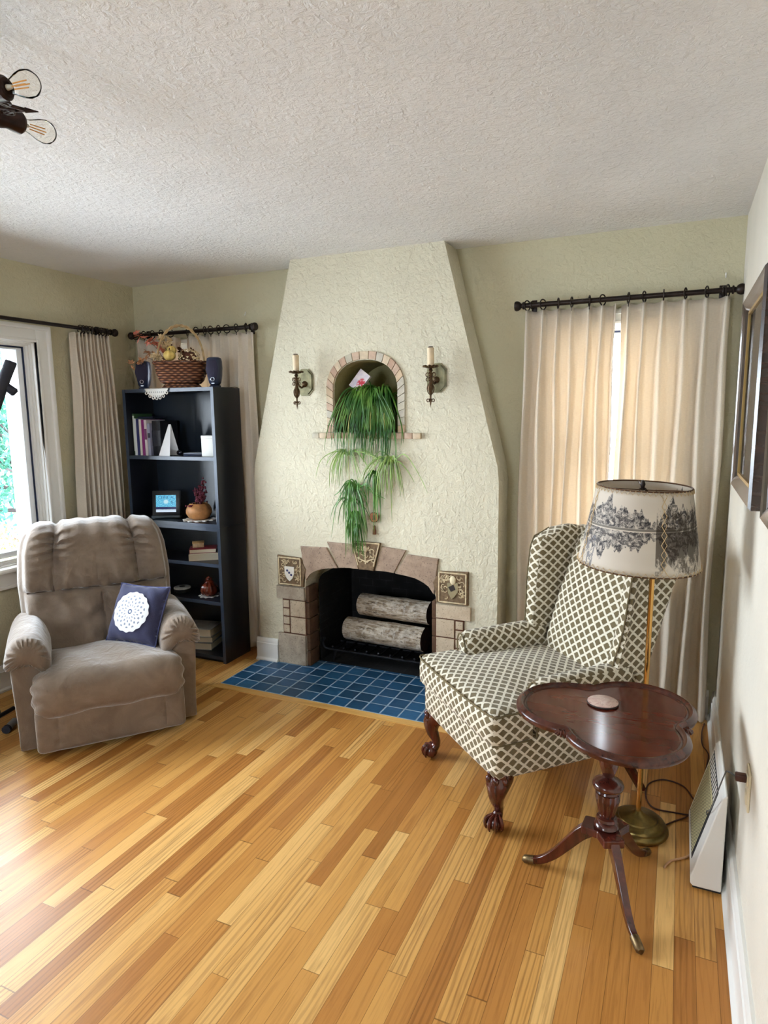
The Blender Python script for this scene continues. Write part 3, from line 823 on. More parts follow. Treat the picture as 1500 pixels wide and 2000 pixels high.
fx = thing('flat_box', 'flat dark box with a pale top on the books shelf', 'box', (-3.055, -.25, 1.3155), R(20)); MB().bb(-.06, .06, -.05, .05, 0, .014, r=.002).build('base', m_spk2, fx); MB().bb(-.058, .058, -.048, .048, .0141, .019, r=.001).build('lid', plain('pale_lid', S(170, 178, 190), .35), fx)
wc = thing('white_box', 'small white box at the right end of the books shelf', 'box', (-2.885, -.285, 1.3155), R(12)); MB().bb(-.062, .062, -.03, .03, 0, .11, r=.002).build('carton', plain('white_carton', S(246, 246, 240), .6), wc); MB().bb(-.063, .063, -.031, .031, .1101, .129, r=.002).build('lid', plain('white_carton_lid', S(250, 250, 246), .6), wc)
# ---- weather station shelf (z .8995)
def screen():
    n = NT('weather_display'); v = n.coord('UV'); x, y, z = n.sep(v)
    nz = n.noise(n.coord('UV', (9, 7, 1)), 3., 3)
    c = n.ramp(nz, [(.35, S(30, 110, 190)), (.5, S(80, 190, 226)), (.62, S(150, 226, 240))])
    d = n.math('ADD', n.math('POWER', n.math('SUBTRACT', x, .5), 2.), n.math('POWER', n.math('SUBTRACT', y, .62), 2.))
    c = n.mix(n.rng(d, .02, .008), c, S(190, 230, 240))
    low = n.math('LESS_THAN', y, .32); c = n.mix(low, c, S(18, 24, 80)); c = n.mix(n.math('LESS_THAN', y, .17), c, S(206, 224, 240))
    n.p(Base_Color=(0, 0, 0, 1), Emission_Color=c, Emission_Strength=.85, Roughness=.2); return n.m
ws = thing('weather_station', 'black weather station with a glowing blue display on the bookcase shelf', 'weather station', (-3.295, -.28, .9), R(24))
Mt = Matrix.Rotation(R(-8), 4, 'X')
MB().bb(-.092, .092, -.014, .014, .004, .182, Mt, r=.006).build('housing', plain('black_plastic', S(22, 24, 30), .3), ws)
MB().add([(-.066, -.0147, .04), (.066, -.0147, .04), (.066, -.0147, .152), (-.066, -.0147, .152)], [(0, 1, 2, 3)], Mt).build('display', screen(), ws, uv=lambda c: ((c.x + .066) / .132, (c.z - .04) / .112))
mb = MB()
for i in range(5): mb.bb(-.045 + .02 * i, -.035 + .02 * i, -.0165, -.0147, .056, .0595, Mt)
mb.build('buttons', plain('pale_button', S(150, 200, 230), .4), ws)
MB().bb(-.095, .095, -.022, .03, 0, .02, r=.004).build('stand', plain('grey_clear_stand', S(88, 106, 118), .25), ws)
def seg_glyph(mb, x, z, h, segs, M):
    w = h * .55; t = h * .12
    L = {'a': (x, x + w, z + h - t, z + h), 'g': (x, x + w, z + h / 2 - t / 2, z + h / 2 + t / 2), 'd': (x, x + w, z, z + t), 'f': (x, x + t, z + h / 2, z + h), 'b': (x + w - t, x + w, z + h / 2, z + h), 'e': (x, x + t, z, z + h / 2), 'c': (x + w - t, x + w, z, z + h / 2)}
    for s in segs: a, b, c, d = L[s]; mb.bb(a, b, -.0153, -.0148, c, d, M)
mb = MB()
for i, sg in enumerate(('bc', 'bc', 'abged', 'abgcd')): seg_glyph(mb, -.056 + .019 * i, .127, .018, sg, Mt)
seg_glyph(mb, .035, .127, .016, 'fgbc', Mt); seg_glyph(mb, .035, .098, .016, 'afgcd', Mt)
mb.build('digits', plain('display_digits', S(20, 60, 130), .4), ws)
doily(-3.045, -.255, .8995, .092, 'white round doily under the woven bowl')
gb = thing('gourd_bowl', 'round tan gourd bowl holding dark red dried flowers', 'bowl', (-3.045, -.255, .9045))
m_gourd = plain('tan_gourd', S(184, 128, 76), .55, var=.35, vscale=22, bump=.3, bscale=90)
MB().lathe([(.04, 0), (.066, .012), (.082, .042), (.082, .062), (.07, .09), (.054, .104), (.05, .1), (.064, .088), (.074, .06), (.06, .02), (0, .012)], 32).build('shell', m_gourd, gb)
rf = thing('dried_flower_bunch', 'bunch of dark burgundy dried flowers standing in the gourd bowl', 'dried flowers', (-3.045, -.255, .92))
ms = MB(); ml = MB(); rnd = random.Random(3)
for i in range(16):
    a = rnd.uniform(0, 6.28); sp = rnd.uniform(.02, .085); zt_ = rnd.uniform(.13, .2) - (.06 if sp > .06 else 0)
    if i == 0: a, sp, zt_ = .3, .05, .235
    if i == 1: a, sp, zt_ = .5, .04, .215
    cp = catmull([(0, 0, .0), (.3 * sp * math.cos(a), .3 * sp * math.sin(a), zt_ * .6), (sp * math.cos(a), sp * math.sin(a), zt_)], 5); ms.tube(cp, .0015, 5)
    for k in range(14):
        t = cp[rnd.randint(5, len(cp) - 1)]; ml.sphere((t.x + rnd.gauss(0, .009), t.y + rnd.gauss(0, .009), t.z + rnd.gauss(0, .008)), rnd.uniform(.004, .008), 7, 5)
ms.build('stems', m_brown, rf); ml.build('blossoms', plain('burgundy_blossom', S(104, 34, 52), .8, var=.5, vscale=80), rf)
wb = thing('white_jar', 'slim white jar half hidden by the bookcase side, right of the gourd bowl', 'jar', (-2.845, -.305, .9)); MB().lathe([(.018, 0), (.02, .004), (.02, .09), (.014, .1), (.014, .105)], 20).build('body', plain('white_ceramic', S(232, 230, 226), .3), wb); MB().lathe([(.016, .1052), (.016, .125), (.0, .127)], 20).build('lid', plain('rust_lid', S(150, 84, 60), .5), wb)
# ---- third shelf: two lying books and a little box
def lying_book(x, y, z, w, d, h, rz, mc, label):
    root = thing('book', label, 'book', (x, y, z), rz, 'books lying on the third shelf')
    MB().bb(-w / 2, w / 2, -d / 2, d / 2, 0, .003).bb(-w / 2, w / 2, -d / 2, d / 2, h - .003, h).bb(-w / 2, -w / 2 + .003, -d / 2, d / 2, 0, h).build('cover', mc, root)
    MB().bb(-w / 2 + .003, w / 2 - .004, -d / 2 + .004, d / 2 - .004, .003, h - .003).build('pages', m_page, root)
lying_book(-3.02, -.255, .6475, .19, .145, .043, R(38), plain('cream_cover', S(226, 212, 186), .6), 'thick cream book lying at the bottom of the two-book pile')
lying_book(-3.03, -.25, .691, .17, .125, .028, R(36), plain('red_cover', S(134, 26, 40), .5), 'red book lying on top of the cream book')
lb = thing('trinket_box', 'small cream trinket box with open lid on the red book', 'box', (-3.06, -.262, .7193), R(40)); MB().bb(-.036, .036, -.022, .022, 0, .03, r=.003).build('case', plain('cream_box', S(222, 196, 154), .5, var=.2, vscale=60), lb); MB().bb(-.038, .038, -.024, .022, 0, .004, Matrix.Translation((0, .002, .031)) @ Matrix.Rotation(R(8), 4, 'X'), r=.001).build('lid', plain('gold_lid', S(214, 170, 110), .4), lb)
# ---- fourth shelf
tn = thing('coaster_tin', 'low dark tin with a white patterned lid on the fourth shelf', 'tin', (-3.215, -.262, .4025)); MB().lathe([(.052, 0), (.054, .003), (.054, .026)], 32).build('tin_body', plain('dark_tin', S(50, 58, 60), .4, .3), tn); MB().lathe([(.055, .0262), (.055, .034), (.05, .037), (0, .037)], 32).build('lid', plain('white_lid', S(214, 216, 214), .5, var=.2, vscale=40), tn); MB().lathe([(.02, .0372), (.02, .038), (0, .038)], 20).build('emblem', plain('dark_emblem', S(40, 44, 50), .5), tn)
doily(-2.985, -.265, .4025, .062, 'white doily under the brown glazed pot', n=10)
tpot = thing('glazed_pot', 'small shiny brown glazed pot with knobbed lid on the fourth shelf', 'pot', (-2.985, -.265, .4066)); m_gl = plain('brown_glaze', S(112, 44, 24), .12, coat=.6, var=.5, vscale=30)
mb = MB().grid(lambda u, v: (lambda a, z, r: (r * math.cos(a), r * math.sin(a), z))(2 * PI * u, .09 * v, interp([0, .12, .4, .7, 1], [.034, .05, .058, .05, .024], v) * (1 + .06 * math.cos(9 * 2 * PI * u))), 54, 14, cu=True); mb.build('pot_body', m_gl, tpot, smooth=180)
mb = MB(); mb.lathe([(.03, .088), (.026, .096), (.01, .104), (.008, .108)], 20)
for i in range(5): a = 2 * PI * i / 5; mb.sphere((.014 * math.cos(a), .014 * math.sin(a), .107), .009, 10, 6)
mb.sphere((0, 0, .116), .011, 10, 8); mb.build('lid', m_gl, tpot)
# ---- bottom shelf: stacked albums
for i, (w_, d_, h_, rz, col, lab) in enumerate(((.22, .17, .05, 14, S(120, 124, 128), 'lowest grey album in the pile on the bottom shelf'), (.225, .172, .04, 17, S(150, 150, 150), 'middle grey album in the pile on the bottom shelf'), (.23, .175, .055, 12, S(176, 174, 168), 'topmost pale grey album in the pile on the bottom shelf'))):
    zz = .0422 + (0, .0503, .0906)[i]
    root = thing('photo_album', lab, 'album', (-3.085, -.250, zz), R(rz), 'albums piled on the bottom shelf')
    MB().bb(-w_ / 2, w_ / 2, -d_ / 2, d_ / 2, 0, .004).bb(-w_ / 2, w_ / 2, -d_ / 2, d_ / 2, h_ - .004, h_).bb(-w_ / 2, -w_ / 2 + .004, -d_ / 2, d_ / 2, 0, h_).build('cover', plain('album_cover', col, .6, var=.2, vscale=15), root)
    MB().bb(-w_ / 2 + .004, w_ / 2 - .005, -d_ / 2 + .005, d_ / 2 - .005, .004, h_ - .004).build('pages', m_page, root)
# ================================================================== fireplace surround (tiles set in the plaster)
def stone(name, c0, c1, bs=35):
    n = NT(name); v = n.coord(); f1 = n.noise(v, 18, 5, .65); f2 = n.noise(v, 120, 3)
    oi = n.new('ObjectInfo').outputs['Random']
    c = n.mix(n.rng(f1, .3, .7), c0, c1)
    c = n.mix(n.rng(f2, .58, .75), c, tuple(k * .45 for k in c0[:3]) + (1,))
    n.p(Base_Color=c, Roughness=.75); n.bump(n.math('ADD', f1, n.math('MULTIPLY', f2, .4)), .3, .004); return n.m
m_st = stone('brown_art_tile', S(142, 120, 102), S(176, 152, 130))
m_st2 = stone('tan_art_tile', S(186, 166, 140), S(208, 192, 166))
m_st3 = stone('grey_tan_art_tile', S(156, 142, 124), S(188, 174, 154))
m_relief = plain('relief_buff', S(206, 188, 152), .7, var=.25, vscale=60)
m_reliefd = plain('relief_ground', S(116, 94, 68), .8, var=.3, vscale=60)
m_grout = plain('dark_grout', S(96, 60, 44), .95)
fs_ = thing('fireplace_surround', 'brown art tile surround framing the arched fireplace opening', 'fireplace surround', (CH, YF, 0))
def shrink(poly, g):
    cx = sum(p[0] for p in poly) / len(poly); cz = sum(p[1] for p in poly) / len(poly)
    return [(cx + (p[0] - cx) * (1 - g / max(.02, math.hypot(p[0] - cx, p[1] - cz))), cz + (p[1] - cz) * (1 - g / max(.02, math.hypot(p[0] - cx, p[1] - cz)))) for p in poly]
def tilep(name, poly, mat, d=.014, parent=None, g=.003, label=None):
    poly = shrink(poly, g); cx = sum(p[0] for p in poly) / len(poly); cz = sum(p[1] for p in poly) / len(poly)
    top = [(cx + (p[0] - cx) * .965, cz + (p[1] - cz) * .965) for p in poly]
    k = len(poly); mb = MB()
    vs = [(p[0], .004, p[1]) for p in poly] + [(p[0], -d + .003, p[1]) for p in poly] + [(p[0], -d, p[1]) for p in top]
    F = [(i, (i + 1) % k, k + (i + 1) % k, k + i) for i in range(k)] + [(k + i, k + (i + 1) % k, 2 * k + (i + 1) % k, 2 * k + i) for i in range(k)]
    tr = tessellate_polygon([[Vector((p[0], p[1], 0)) for p in top]])
    F += [tuple(2 * k + i for i in t) for t in tr]
    return mb.add(vs, F).build(name, mat, parent or fs_, smooth=30, label=label)
def arcz(x):
    """underside of the arch"""
    u = min(1., abs(x) / .428); e = 2.9
    return .50 + .162 * (1 - u ** e) ** (1 / e)
def under(x0, x1, n=8): return [(lerp(x0, x1, i / n), arcz(lerp(x0, x1, i / n))) for i in range(n + 1)]
def voussoir(xt0, xt1, zt0, zt1, xb0, xb1, mat, d=.014):
    return tilep('voussoir', [(xt0, zt0), (xt1, zt1)] + list(reversed(under(xb0, xb1))), mat, d)
voussoir(-.452, -.268, .772, .778, -.421, -.19, m_st)
voussoir(-.266, -.094, .812, .812, -.188, -.052, m_st)
voussoir(.094, .25, .812, .800, .052, .175, m_st)
voussoir(.254, .446, .778, .766, .178, .421, m_st)
key = voussoir(-.092, .092, .832, .832, -.05, .05, m_reliefd, .024); key.name = 'keystone'
def relief(mb, x, z, w, h, y, seed, n=26):
    rnd = random.Random(seed)
    for i in range(n):
        a = rnd.uniform(0, 6.28); px = x + rnd.uniform(-.5, .5) * w; pz = z + rnd.uniform(-.5, .5) * h; r = rnd.uniform(.006, .014)
        a0 = rnd.uniform(0, 6.28)
        mb.torus((px, y, pz), r, .0028, 9, 5, ax='y', a0=a0, a1=a0 + rnd.uniform(2.5, 5))
mb = MB(); relief(mb, 0, .762, .105, .085, -.026, 3, 22); mb.tube([(0, -.025, .70), (0, -.025, .81)], .005, 6); mb.sphere((0, -.025, .79), (.018, .008, .018), 10, 6)
mb.tube([(-.055, -.025, .735), (0, -.026, .715), (.055, -.025, .735)], .004, 6); mb.build('relief', m_relief, key)
mb = MB()
for a, b in (((-.088, .826), (-.05, .69)), ((.088, .826), (.05, .69)), ((-.088, .826), (.088, .826))): mb.tube([(a[0], -.0245, a[1]), (b[0], -.0245, b[1])], .004, 6)
mb.build('rim', m_relief, key)
for sx, nm in ((-1, 'left'), (1, 'right')):
    q = lambda pts: [(sx * a, b) for a, b in pts]
    c = tilep('crest_tile', q([(.62, .512), (.432, .512), (.428, .56), (.41, .63), (.452, .70), (.62, .706)]), m_reliefd, .018, label='square tile with a raised shield crest')
    mb = MB(); cx = sx * .528; cz = .608
    for (a, b, cc, dd) in ((-.078, .078, -.088, -.08), (-.078, .078, .08, .088), (-.082, -.074, -.085, .085), (.074, .082, -.085, .085)):
        mb.bb(cx + a, cx + b, -.022, -.017, cz + cc, cz + dd, r=.002)
    mb.build('rim', m_relief, c)
    mb = MB(); relief(mb, cx - .05, cz, .03, .12, -.0195, 5 if sx < 0 else 6, 13); relief(mb, cx + .05, cz, .03, .12, -.0195, 7 if sx < 0 else 8, 13); relief(mb, cx, cz + .06, .09, .02, -.0195, 9, 6); mb.build('relief', m_relief, c)
    if sx < 0:
        sh = [(cx - .034, cz + .03), (cx + .034, cz + .03), (cx + .034, cz - .015), (cx + .02, cz - .045), (cx, cz - .062), (cx - .02, cz - .045), (cx - .034, cz - .015)]
        s = MB().plate(sh, [], -.024, -.016, 'y').build('shield', plain('white_shield', S(232, 226, 214), .6), c, smooth=0)
        mb = MB()
        for k in (-1, 0, 1): mb.lathe([(.0075, 0), (.0075, .001)], 12, Matrix.Translation((cx + k * .014, -.0255, cz - .008 - k * .013)) @ Matrix.Rotation(R(-90), 4, 'X'))
        mb.build('blue_roundels', plain('blue_roundel', S(60, 66, 110), .5), c)
    else:
        sh = [(cx - .03, cz + .028), (cx + .034, cz + .034), (cx + .032, cz - .02), (cx + .012, cz - .05), (cx - .004, cz - .062), (cx - .022, cz - .03)]
        MB().plate(sh, [], -.024, -.016, 'y').build('shield', plain('olive_shield', S(150, 138, 104), .6), c, smooth=0)
        MB().sphere((cx + .004, -.022, cz + .045), (.018, .008, .026), 12, 8).build('pale_crest', plain('cream_crest', S(228, 214, 178), .6), c)
        MB().plate([(cx - .022, cz + .005), (cx + .008, cz + .022), (cx + .02, cz - .006), (cx - .006, cz - .02)], [], -.0255, -.018, 'y').build('dark_charge', plain('dark_charge', S(40, 32, 28), .6), c, smooth=0)
    tilep('jamb_tile', q([(.636, .426), (.428, .426), (.428, .508), (.636, .508)]), m_st2 if sx > 0 else m_st3, .016)
    tilep('jamb_tile', q([(.54, .316), (.428, .316), (.428, .422), (.54, .422)]), m_st2, .012)
    tilep('jamb_tile', q([(.54, .207), (.428, .207), (.428, .313), (.54, .313)]), m_st2, .012)
    for k in range(4): tilep('small_jamb_tile', q([(.59, .207 + .0538 * k), (.543, .207 + .0538 * k), (.543, .258 + .0538 * k), (.59, .258 + .0538 * k)]), m_st2, .012, g=.004)
    tilep('base_tile', q([(.63, .004), (.428, .004), (.428, .203), (.63, .203)]), m_st3, .02)
    MB().bb(min(sx * .424, sx * .594), max(sx * .424, sx * .594), -.0062, .001, .2, .425).build('grout', m_grout, fs_)
    # tiles lining the reveal
    for k in range(5):
        mb = MB().bb(min(sx * .4275, sx * .402), max(sx * .4275, sx * .402), -.004, .106, .006 + .103 * k, .104 + .103 * k, r=.003)
        mb.build('reveal_tile', stone('dark_reveal_tile', S(78, 54, 36), S(104, 74, 50)) if k == 0 and sx < 0 else bpy.data.materials['dark_reveal_tile'], fs_)
# ------------------------------------------------------------------ grate and birch logs
gr = thing('fire_grate', 'black iron fire grate inside the fireplace under the logs', 'fire grate', (CH + .01, .06, .0035))
m_iron = plain('sooty_iron', S(40, 40, 44), .55, .7, bump=.3, bscale=80)
for y in (-.12, .04): MB().tube([(-.36, y, .075), (.34, y, .075)], .009, 8).build('rail', m_iron, gr)
for i in range(9):
    x = -.32 + .08 * i; MB().tube(catmull([(x, -.15, .105), (x, -.12, .086), (x, -.04, .083), (x, .06, .086), (x, .1, .12)], 4), .007, 7).build('bar', m_iron, gr)
for sx in (-.31, .29):
    for y in (-.12, .04): MB().tube([(sx, y, .075), (sx + (.02 if sx > 0 else -.02), y, 0)], [.009, .007], 8).build('leg', m_iron, gr)
MB().tube(catmull([(-.36, -.12, .075), (-.39, -.125, .085), (-.40, -.125, .12), (-.385, -.125, .15)], 5), .008, 8).build('scroll_end', m_iron, gr)
def birch():
    n = NT('birch_bark'); v = n.coord('Object', (9, 60, 60)); w = n.coord()
    f1 = n.noise(v, 1., 5, .7, .6); f2 = n.noise(w, 14, 4)
    c = n.ramp(f1, [(.3, S(70, 54, 42)), (.45, S(170, 152, 128)), (.58, S(214, 204, 188)), (.75, S(150, 130, 104))])
    c = n.mix(n.math('MULTIPLY', n.rng(f2, .5, .66), .8), c, S(112, 86, 58)); c = n.mix(n.math('MULTIPLY', n.rng(n.noise(w, 16, 5, .7, 1.), .5, .66), .75), c, S(224, 218, 206))
    c = n.mix(n.math('MULTIPLY', n.rng(n.noise(n.coord('Object', (30, 70, 70)), 1., 4, .7), .56, .66), .8), c, S(66, 46, 36))
    n.p(Base_Color=c, Roughness=.85); n.bump(n.math('ADD', f1, f2), .6, .01); return n.m
m_birch = birch(); m_end = plain('log_end', S(64, 38, 26), .9, var=.4, vscale=40)
def log(x, y, z, L, r, rz, label, ry=0.):
    root = thing('birch_log', label, 'log', (x, y, z), rz, 'birch logs on the grate'); root.rotation_euler = (0, ry, rz)
    def P(u, v):
        a = 2 * PI * u; k = 1 + .05 * mnoise.noise(Vector((3 * math.cos(a) + L, 3 * math.sin(a), v * 5))) + .03 * mnoise.noise(Vector((9 * v, a * 3, z * 9)))
        return (lerp(-L / 2, L / 2, v), r * k * math.cos(a), r * k * math.sin(a))
    MB().grid(P, 32, 22, cu=True).build('bark', m_birch, root, smooth=180)
    for v in (0., 1.):
        ring = [P(i / 32, v) for i in range(32)]
        MB().add([(ring[0][0], 0, 0)] + ring, [(0, 1 + i, 1 + (i + 1) % 32) for i in range(32)]).build('cut_end', m_end, root, smooth=0)
log(CH + .015, .012, .205, .555, .073, R(-5), 'larger pale birch log lying low on the fire grate', R(-1.))
log(CH + .055, .085, .352, .50, .071, R(-6), 'birch log lying on top, behind the lower log', R(-1.))
# ------------------------------------------------------------------ niche trim
pal = [plain('niche_tile_' + nm, c, .6, bump=.2, bscale=60, var=.12, vscale=40) for nm, c in (('pink', S(192, 164, 140)), ('beige', S(204, 184, 154)), ('sage', S(188, 180, 158)), ('rose', S(180, 148, 124)), ('sand', S(196, 172, 140)), ('grey', S(184, 176, 158)))]
nt = thing('niche_surround', 'arched border and ledge of small pastel tiles around the plant niche', 'tile border', (CH, YF, 0))
rnd = random.Random(5)
def archpt(t, off):
    hw, z0, zs, zt = .199 + off, 1.462, 1.70, 1.868 + off
    # t in 0..1 : right foot -> over the crown -> left foot
    ls = zs - z0; la = 2.25 * (hw + (zt - zs)) * .5 * 1.36
    tot = 2 * ls + la; s = t * tot
    if s < ls: return (hw, z0 + s)
    if s > ls + la: return (-hw, z0 + (tot - s))
    a = PI * (s - ls) / la; c, q = math.cos(a), math.sin(a)
    return (hw * math.copysign(abs(c) ** (2 / 2.2), c), zs + (zt - zs) * abs(q) ** (2 / 2.2))
NT_ = 27
for i in range(NT_):
    a, b = i / NT_, (i + 1) / NT_
    poly = [archpt(a, .001), archpt(a, .048), archpt((a + b) / 2, .048), archpt(b, .048), archpt(b, .001), archpt((a + b) / 2, .001)]
    tilep('arch_tile', poly, rnd.choice(pal), .010, nt, .002)
x = -.342
for i in range(14):
    w_ = .0489
    mb = MB().bb(x + .0015, x + w_ - .0015, -.022, .004, 1.4285, 1.4605, r=.003); mb.build('ledge_tile', rnd.choice(pal), nt); x += w_
# ------------------------------------------------------------------ wall sconces
m_brass = plain('aged_bronze', S(92, 70, 48), .4, .75, var=.35, vscale=60)
m_plate = plain('verdigris_plate', S(128, 122, 92), .45, .6, var=.35, vscale=30)
m_cand = plain('ivory_candle_sleeve', S(226, 204, 168), .5, var=.12, vscale=30)
def sconce(x, label):
    root = thing('wall_sconce', label, 'wall sconce', (x, YF, 1.753), 0, 'wall sconces on the chimney breast')
    oc = [(.055 * a, .077 * b) for a, b in ((-.45, -1), (.45, -1), (1, -.6), (1, .6), (.45, 1), (-.45, 1), (-1, .6), (-1, -.6))]
    mb = MB().plate(oc, [], -.006, 0, 'y'); mb.plate([(a * .86, b * .88) for a, b in oc], [], -.012, -.005, 'y'); mb.build('backplate', m_plate, root, smooth=0)
    mb = MB(); mb.tube(catmull([(0, -.008, -.01), (0, -.04, -.03), (0, -.075, -.02), (0, -.1, .0)], 6), .006, 8); mb.lathe([(.02, 0), (.014, .012), (.008, .016)], 14, Matrix.Translation((0, -.010, -.01)) @ Matrix.Rotation(R(90), 4, 'X')); mb.build('arm', m_brass, root)
    T = Matrix.Translation((0, -.1, 0))
    mb = MB(); mb.lathe([(0, .046), (.02, .046), (.03, .05), (.035, .058), (.033, .058), (.02, .05)], 20, T)
    for i in range(9):
        a = 2 * PI * i / 9; mb.sphere((.035 * math.cos(a), -.1 + .035 * math.sin(a), .056), (.009, .009, .006), 8, 5)
    mb.build('drip_cup', m_brass, root)
    MB().lathe([(.017, .055), (.0185, .06), (.0175, .1), (.0182, .148), (.014, .151), (.0, .152)], 20, T).build('candle_sleeve', m_cand, root)
    MB().lathe([(.011, .152), (.013, .1525), (.012, .156), (.0, .157)], 16, T).build('socket_rim', plain('socket_dark', S(60, 36, 26), .5), root)
    mb = MB(); mb.lathe([(.006, .046), (.012, .036), (.006, .026), (.009, .01), (.007, -.02), (.012, -.035), (.016, -.055), (.009, -.078), (.005, -.095), (.004, -.135), (.0, -.158)], 14, T); mb.build('stem', m_brass, root)
    mb = MB()
    for a in (0, PI / 2, PI, 1.5 * PI):
        Q = T @ Matrix.Rotation(a, 4, 'Z')
        for z0, s, r in ((.012, 1, .012), (-.012, 1, .011), (-.12, 1, .009)):
            pts = []
            for i in range(16):
                th = lerp(-PI * .5, PI * 1.25, i / 15); rr = r * (1 - .35 * i / 15); pts.append((.006 + r + rr * math.sin(th) * .9, 0, z0 + rr * math.cos(th) * (1 if s > 0 else -1)))
            mb.tube(pts, .0026, 6, Q)
        pts = [(.004, 0, -.03), (.018, 0, -.05), (.016, 0, -.075), (.004, 0, -.09)]; mb.tube(catmull(pts, 4), .0028, 6, Q)
    mb.build('scrollwork', m_brass, root)
sconce(CH - .388, 'wrought candle sconce on the chimney breast, nearer the bookcase')
sconce(CH + .43, 'wrought candle sconce on the chimney breast, nearer the curtained window')
# ------------------------------------------------------------------ spider plant in the niche
def leafm():
    n = NT('spider_plant_leaf'); v = n.coord(); f = n.noise(v, 9, 3); g = n.noise(v, 30, 2)
    c = n.ramp(f, [(.3, S(28, 70, 22)), (.5, S(56, 106, 36)), (.7, S(118, 156, 66))])
    n.p(Base_Color=c, Roughness=.4); n.b.inputs['Specular IOR Level'].default_value = .4
    tr = n.new('BsdfTranslucent'); n.set(tr.inputs['Color'], S(120, 180, 70)); mx = n.new('MixShader'); mx.inputs[0].default_value = .25
    n.t.links.new(n.b.outputs[0], mx.inputs[1]); n.t.links.new(tr.outputs[0], mx.inputs[2]); n.t.links.new(mx.outputs[0], n.out.inputs['Surface']); return n.m
m_leaf = leafm()
m_leaf2 = plain('pale_plantlet_leaf', S(132, 160, 78), .45, var=.45, vscale=18)
m_run = plain('plant_runner', S(186, 186, 110), .6)
def strap(mb, pts, w, tw=0.):
    P = catmull(pts, 5); n = len(P); vs = []; fs = []
    for i, p in enumerate(P):
        t = (P[min(i + 1, n - 1)] - P[max(i - 1, 0)]).normalized(); s = t.cross(Vector((math.sin(tw), -1, .2))).normalized()
        if s.length < .5: s = Vector((1, 0, 0))
        nn = s.cross(t).normalized(); u = i / (n - 1); ww = w * (min(1, .45 + u * 3)) * (1 - u) ** .55 + .0004
        vs += [p - s * ww, p + nn * ww * .45, p + s * ww]
    for i in range(n - 1):
        a = i * 3; fs += [(a, a + 1, a + 4, a + 3), (a + 1, a + 2, a + 5, a + 4)]
    mb.add(vs, fs)
pl = thing('spider_plant', 'green spider plant spilling out of the tiled niche with hanging plantlets', 'plant', (CH + .01, -.07, 1.465))
MB().lathe([(.075, 0), (.085, .008), (.105, .12), (.11, .125), (.108, .15), (.098, .15), (.096, .125), (0, .12)], 28).build('pot', plain('dark_pot', S(70, 52, 36), .5), pl)
MB().lathe([(.095, .122), (.05, .132), (0, .134)], 20).build('soil', plain('potting_soil', S(44, 32, 24), .95, bump=.6, bscale=60), pl)
rnd = random.Random(21); mb = MB()
for i in range(230):
    a = rnd.uniform(-PI, 0) if i < 200 else rnd.uniform(0, PI)
    a = -PI / 2 + (a + PI / 2) * 1.0
    cx = rnd.uniform(-.08, .09); cyy = rnd.uniform(-.05, .05); rise = rnd.uniform(.05, .13); out_ = rnd.uniform(.08, .17); drop = rnd.uniform(.02, .34)
    dx, dy = math.cos(a) * out_ * rnd.uniform(.35, 1.), -abs(math.sin(a)) * out_
    if i >= 200: dy = abs(dy) * .4
    ex = max(-.235, min(.225, cx + dx * 1.45)); 
    ey = cyy + dy
    lim = -.175 if i < 200 else .1
    if drop > .12 and i < 200: ey = min(ey, -.165)
    pts = [(cx, cyy, .13), (cx + dx * .35, cyy + (ey - cyy) * .35, .13 + rise), (cx + dx * .8, cyy + (ey - cyy) * .8, .13 + rise * .75), (ex, ey, .13 - drop * .45), (ex + rnd.uniform(-.02, .02), min(ey, lim if drop > .12 else ey) - rnd.uniform(0, .02), .13 - drop)]
    strap(mb, pts, rnd.uniform(.0032, .0055), rnd.uniform(-.6, .6))
for (x0, dx, zt_) in ((-.1, -.13, .2), (.02, .1, .24), (.08, .1, .2), (-.03, -.02, .28)):
    strap(mb, [(x0 * .5, 0, .13), (x0, -.02, zt_), (x0 + dx * .6, -.06, zt_ + .0), (x0 + dx, -.1, zt_ - .07)], .004)
mb.build('foliage', m_leaf, pl, smooth=180, fix=False)
yl = YF - .02 + .07     # local y just in front of the chimney face
def runner(pts): MB().tube(catmull(pts, 6), .002, 6).build('runner', m_run, pl)
runner([(-.05, -.06, .15), (-.09, -.16, .10), (-.105, -.165, -.06), (-.112, -.152, -.20), (-.10, -.155, -.34), (-.07, -.16, -.46)])
runner([(.08, -.06, .15), (.12, -.16, .10), (.125, -.165, -.03), (.135, -.152, -.13), (.15, -.155, -.17)])
runner([(.02, -.07, .15), (.04, -.17, .09), (.045, -.165, -.1), (.06, -.155, -.22)])
runner([(-.07, -.16, -.46), (-.08, -.155, -.55), (-.06, -.155, -.64)])
def plantlet(cx, cz, n, L, down, mat, seed, spread=1., up=.03, wid=.0042):
    rnd = random.Random(seed); mb = MB()
    for i in range(n):
        a = rnd.uniform(-1, 1) * spread; l = L * rnd.uniform(.55, 1.1); dn = down * rnd.uniform(.5, 1.2); oy = rnd.uniform(.0, .05)
        y0 = -.158; r0 = up * rnd.uniform(.3, 1.3)
        pts = [(cx, y0, cz), (cx + a * l * .35, y0 - oy * .6, cz + r0), (cx + a * l * .75, y0 - oy, cz - dn * .3), (cx + a * l * rnd.uniform(.85, 1.1), y0 - oy * .7, cz - dn)]
        strap(mb, pts, wid * rnd.uniform(.7, 1.1), rnd.uniform(-.6, .6))
    mb.build('plantlet', mat, pl, smooth=180, fix=False)
m_leaf3 = plain('bright_plantlet_leaf', S(76, 126, 48), .42, var=.5, vscale=20)
plantlet(-.113, -.135, 18, .15, .16, m_leaf2, 1, 1.0, .03)
plantlet(-.10, -.30, 26, .07, .18, m_leaf3, 2, .9, .01)
